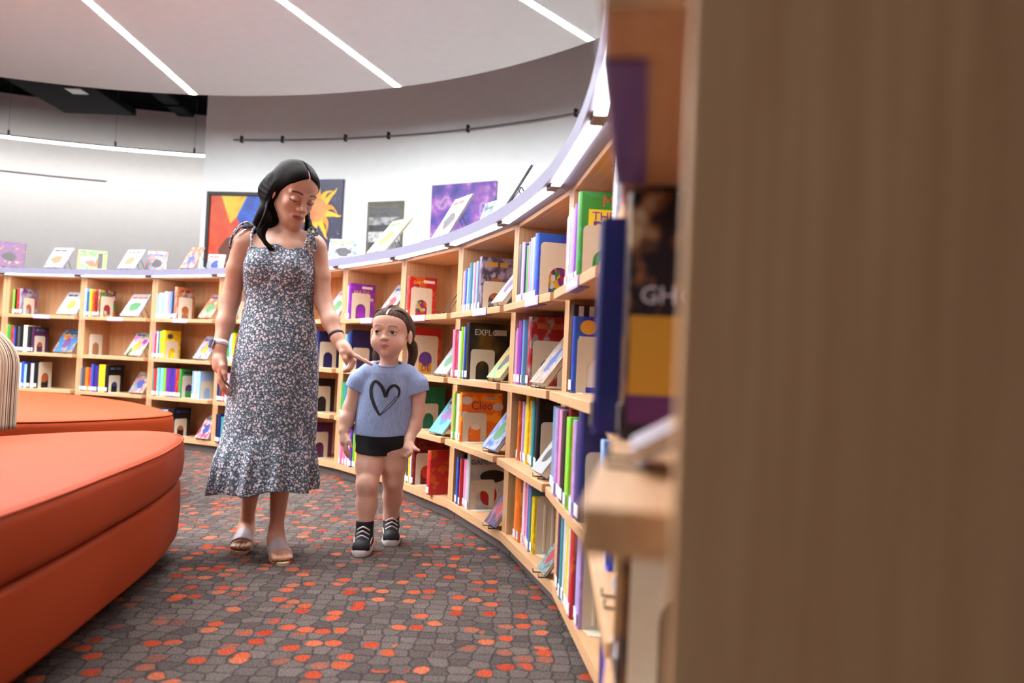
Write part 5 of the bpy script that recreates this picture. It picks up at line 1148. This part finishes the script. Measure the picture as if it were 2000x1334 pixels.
# shirt
def heather():
    m, n, l, b = newmat('heather_blue'); nz = n.new('ShaderNodeTexNoise'); nz.inputs['Scale'].default_value = 1; nz.inputs['Detail'].default_value = 4; l.new(coords(n, l, 'Object', (260, 260, 40)), nz.inputs['Vector'])
    r = ramp(n, [(.3, lin((128, 146, 184))), (.7, lin((158, 174, 208)))]); l.new(nz.outputs[0], r.inputs[0]); l.new(r.outputs[0], b.inputs['Base Color']); b.inputs['Roughness'].default_value = .9; return m
MT['shirt'] = heather()
S = SDF((-.80, 3.38, .46), (-.30, 3.70, .86), .003)
zt2 = [.46, .50, .56, .64, .72, .77, .80, .83]; a2 = [.128, .126, .124, .119, .112, .100, .080, .055]; b2 = [.098, .098, .096, .090, .082, .074, .062, .046]; c2 = [-.556, -.556, -.554, -.550, -.547, -.545, -.543, -.542]
def shirt_d(X, Y, Z):
    a = np.interp(Z, zt2, a2); b = np.interp(Z, zt2, b2); cx = np.interp(Z, zt2, c2); th = np.arctan2(Y-3.543, X-cx)
    amp = np.interp(Z, [.46, .62, .74], [.030, .016, 0])
    return (np.sqrt(((X-cx)/a)**2+((Y-3.543)/b)**2)-1-amp*(.6*np.sin(5*th+6*Z)+.4*np.sin(8*th+1.3-9*Z)))*b
S.put(shirt_d, (-.8, 3.38, .46), (-.3, 3.7, .83), 0, m=0)
S.cone((-.615, 3.543, .774), (-.470, 3.550, .771), .040, .040, .03)
S.chain([(-.630, 3.543, .766), (-.668, 3.544, .730), (-.705, 3.545, .650)], [.045, .047, .054], .02); S.chain([(-.452, 3.551, .762), (-.416, 3.555, .725), (-.392, 3.557, .640)], [.045, .047, .054], .02)
S.cut((-.688, 3.544, .700), (-.36, 0, -.93), (-.8, 3.4, .55), (-.60, 3.7, .72)) if False else None
X, Y, Z = S.ax[0][:, None, None], S.ax[1][None, :, None], S.ax[2][None, None, :]
left_sl = (X < -.665+.35*(.70-Z)*0); cutL = (-.42*(X+.688)-.907*(Z-.694))+0*Y
cutR = (.36*(X+.405)-.933*(Z-.686))+0*Y
body_d = shirt_d(X, Y, np.clip(Z, .46, .83))
S.D = np.where((X < -.55) & (body_d > .001), np.maximum(S.D, cutL), S.D).astype(f4); S.D = np.where((X > -.55) & (body_d > .001), np.maximum(S.D, cutR), S.D).astype(f4)
S.D = np.maximum(S.D, (.500-.035*(X+.556)*-.6+.006*np.sin(14*X)-Z+0*Y).astype(f4))
S.put(lambda X, Y, Z: np.sqrt((X+.542)**2/1.15+(Y-3.532)**2+((Z-.850)*.95)**2)-.066, (-.63, 3.44, .76), (-.46, 3.62, .93), .006, -1)
shirt = S.build('shirt', MT['shirt'], gr)
# neckband
nb = []
for k in range(33):
    a = 2*PI*k/32; nb.append((-.542+.061*math.cos(a), 3.534+.052*math.sin(a), .812+.014*math.sin(a)*(1 if math.sin(a) > 0 else 1.0)))
o = MB().tube(nb, .0055, 8, cap=False).build('neckband', MT['shirt'], shirt, True)
# brushed heart printed on the chest
bv = BVHTree.FromPolygons([v.co[:] for v in shirt.data.vertices], [p.vertices[:] for p in shirt.data.polygons])
def print_stroke(pts, ws):
    cur = spline([Vector(p) for p in pts], 8, False); n = len(cur); L = []; R_ = []
    for i, p in enumerate(cur):
        t = (cur[min(i+1, n-1)]-cur[max(i-1, 0)]).normalized(); nn = Vector((-t.y, t.x)); k = i/(n-1)*(len(ws)-1); j = min(int(k), len(ws)-2); wv = ws[j]+(ws[j+1]-ws[j])*(k-j); L.append(p+nn*wv); R_.append(p-nn*wv)
    vs = []
    for q in L+[(a+b_)/2 for a, b_ in zip(L, R_)]+R_:
        hit = bv.ray_cast(Vector((q.x, 3.2, q.y)), Vector((0, 1, 0))); y = hit[0].y if hit[0] else 3.45; vs.append((q.x, y-.0012, q.y))
    return MB().add(vs, [(r_*n+i, (r_+1)*n+i, (r_+1)*n+i+1, r_*n+i+1) for r_ in (0, 1) for i in range(n-1)])
MT['heart'] = simple('print_black', (34, 32, 34), .8, .1, 200)
for pts, ws in (([(-.536, .668), (-.552, .706), (-.572, .728), (-.590, .732), (-.602, .708), (-.600, .672), (-.580, .625), (-.556, .588)], [.007, .0075, .007, .0065, .008, .008, .0075, .004]),
                ([(-.536, .668), (-.526, .700), (-.508, .718), (-.490, .714), (-.480, .694), (-.484, .668)], [.007, .0065, .0065, .0065, .005, .003]),
                ([(-.484, .672), (-.496, .650), (-.520, .622), (-.556, .588)], [.0022, .0016, .0016, .002]), ([(-.492, .676), (-.506, .652), (-.530, .626), (-.554, .594)], [.0016, .0012, .0012, .0016])):
    o = print_stroke(pts, ws).build('heart_print', MT['heart'], shirt)
# shorts
S = SDF((-.72, 3.40, .37), (-.38, 3.68, .54), .003)
S.ell((-.553, 3.543, .49), (.117, .090, .085), k=.02); S.cone((-.600, 3.530, .47), (-.600, 3.506, .38), .068, .066, .02); S.cone((-.503, 3.548, .47), (-.502, 3.566, .38), .068, .066, .02)
Z = S.ax[2][None, None, :]; X = S.ax[0][:, None, None]; Y = S.ax[1][None, :, None]
S.D = np.maximum(S.D, (.410-.10*(X+.553)-Z+0*Y).astype(f4)); S.D = np.maximum(S.D, (Z-.53+0*X+0*Y).astype(f4))
S.build('shorts', simple('shorts_black', (16, 16, 18), .85, .15, 120), gr)
# high-top sneakers
MT['canvas_b'] = simple('sneaker_black', (22, 21, 23), .7, .15, 90); MT['rubber'] = simple('sneaker_white', (206, 198, 196), .55, .04); MT['lace'] = simple('lace_white', (226, 224, 226), .8, .04)
for ank, heel, toe in (((-.600, 3.465, .11), (-.602, 3.500, 0), (-.597, 3.372, 0)), ((-.520, 3.682, .115), (-.522, 3.715, 0), (-.500, 3.585, 0))):
    h_, t_ = np.array(heel, float), np.array(toe, float); d = t_-h_; L = np.linalg.norm(d); d /= L; sd = np.array([-d[1], d[0], 0]); z = lambda v: np.array([0, 0, v])
    rt = empty('sneaker', T(h_[0], h_[1], 0)); rt.parent = gr; rt.matrix_parent_inverse = T(-.545, 3.53, 0).inverted(); inv_ = T(h_[0], h_[1], 0).inverted()
    S = SDF(tuple(np.minimum(h_, t_)-.06), tuple(np.maximum(h_, t_)+np.array([.06, .06, .16])), .0026)
    S.cone(h_+z(.045), h_+d*L*.3+z(.048), .036, .036, .02); S.cone(h_+d*.035+z(.05), np.array(ank)+z(.012), .036, .039, .02); S.cone(h_+d*L*.45+z(.055), h_+d*L*.92+z(.036), .034, .030, .02)
    S.ell(h_+d*L*.88+z(.034), (.036, .034, .026), k=.02)
    ct_ = np.array(ank)+z(.022); S.D = np.maximum(S.D, (S.ax[2][None, None, :]-ct_[2]+0*S.ax[0][:, None, None]+0*S.ax[1][None, :, None]).astype(f4)); S.D = np.maximum(S.D, (.014-S.ax[2][None, None, :]+0*S.ax[0][:, None, None]+0*S.ax[1][None, :, None]).astype(f4))
    o = S.build('upper', MT['canvas_b'], None); o.parent = rt; o.matrix_parent_inverse = inv_
    out = []
    for k in range(36):
        a = 2*PI*k/36; u, vv = math.cos(a), math.sin(a); p = h_+d*(L*.5-.004+(L*.5+.030)*math.copysign(abs(u)**.8, u))+sd*(.040 if u > 0 else .036)*math.copysign(abs(vv)**.75, vv); out.append(Vector((p[0], p[1])))
    o = pillow_slab(ccw(out), .0006, .030, .004).build('sole', MT['rubber'], None, True); o.parent = rt; o.matrix_parent_inverse = inv_
    for k in range(5):
        f = k/4; c = h_+d*(L*.66-.052*f)+z(.078+.060*f)+d*.010*(1-f); r_ = .026
        P = [c+sd*(-r_)+z(-.012), c+sd*(-r_*.5)+d*.016+z(0), c+d*.020+z(.006), c+sd*(r_*.5)+d*.016+z(0), c+sd*r_+z(-.012)]
        o = MB().tube(spline([Vector(p) for p in P], 4, False), .0034, 6).build('lace', MT['lace'], None, True); o.parent = rt; o.matrix_parent_inverse = inv_
    for q in (-1, 1):
        P = [h_+d*L*.15+sd*q*.0375+z(.045), h_+d*L*.42+sd*q*.0375+z(.065), h_+d*L*.72+sd*q*.034+z(.042)]
        o = MB().tube(spline([Vector(p) for p in P], 5, False), .003, 6).build('side_stripe', MT['lace'], None, True); o.parent = rt; o.matrix_parent_inverse = inv_
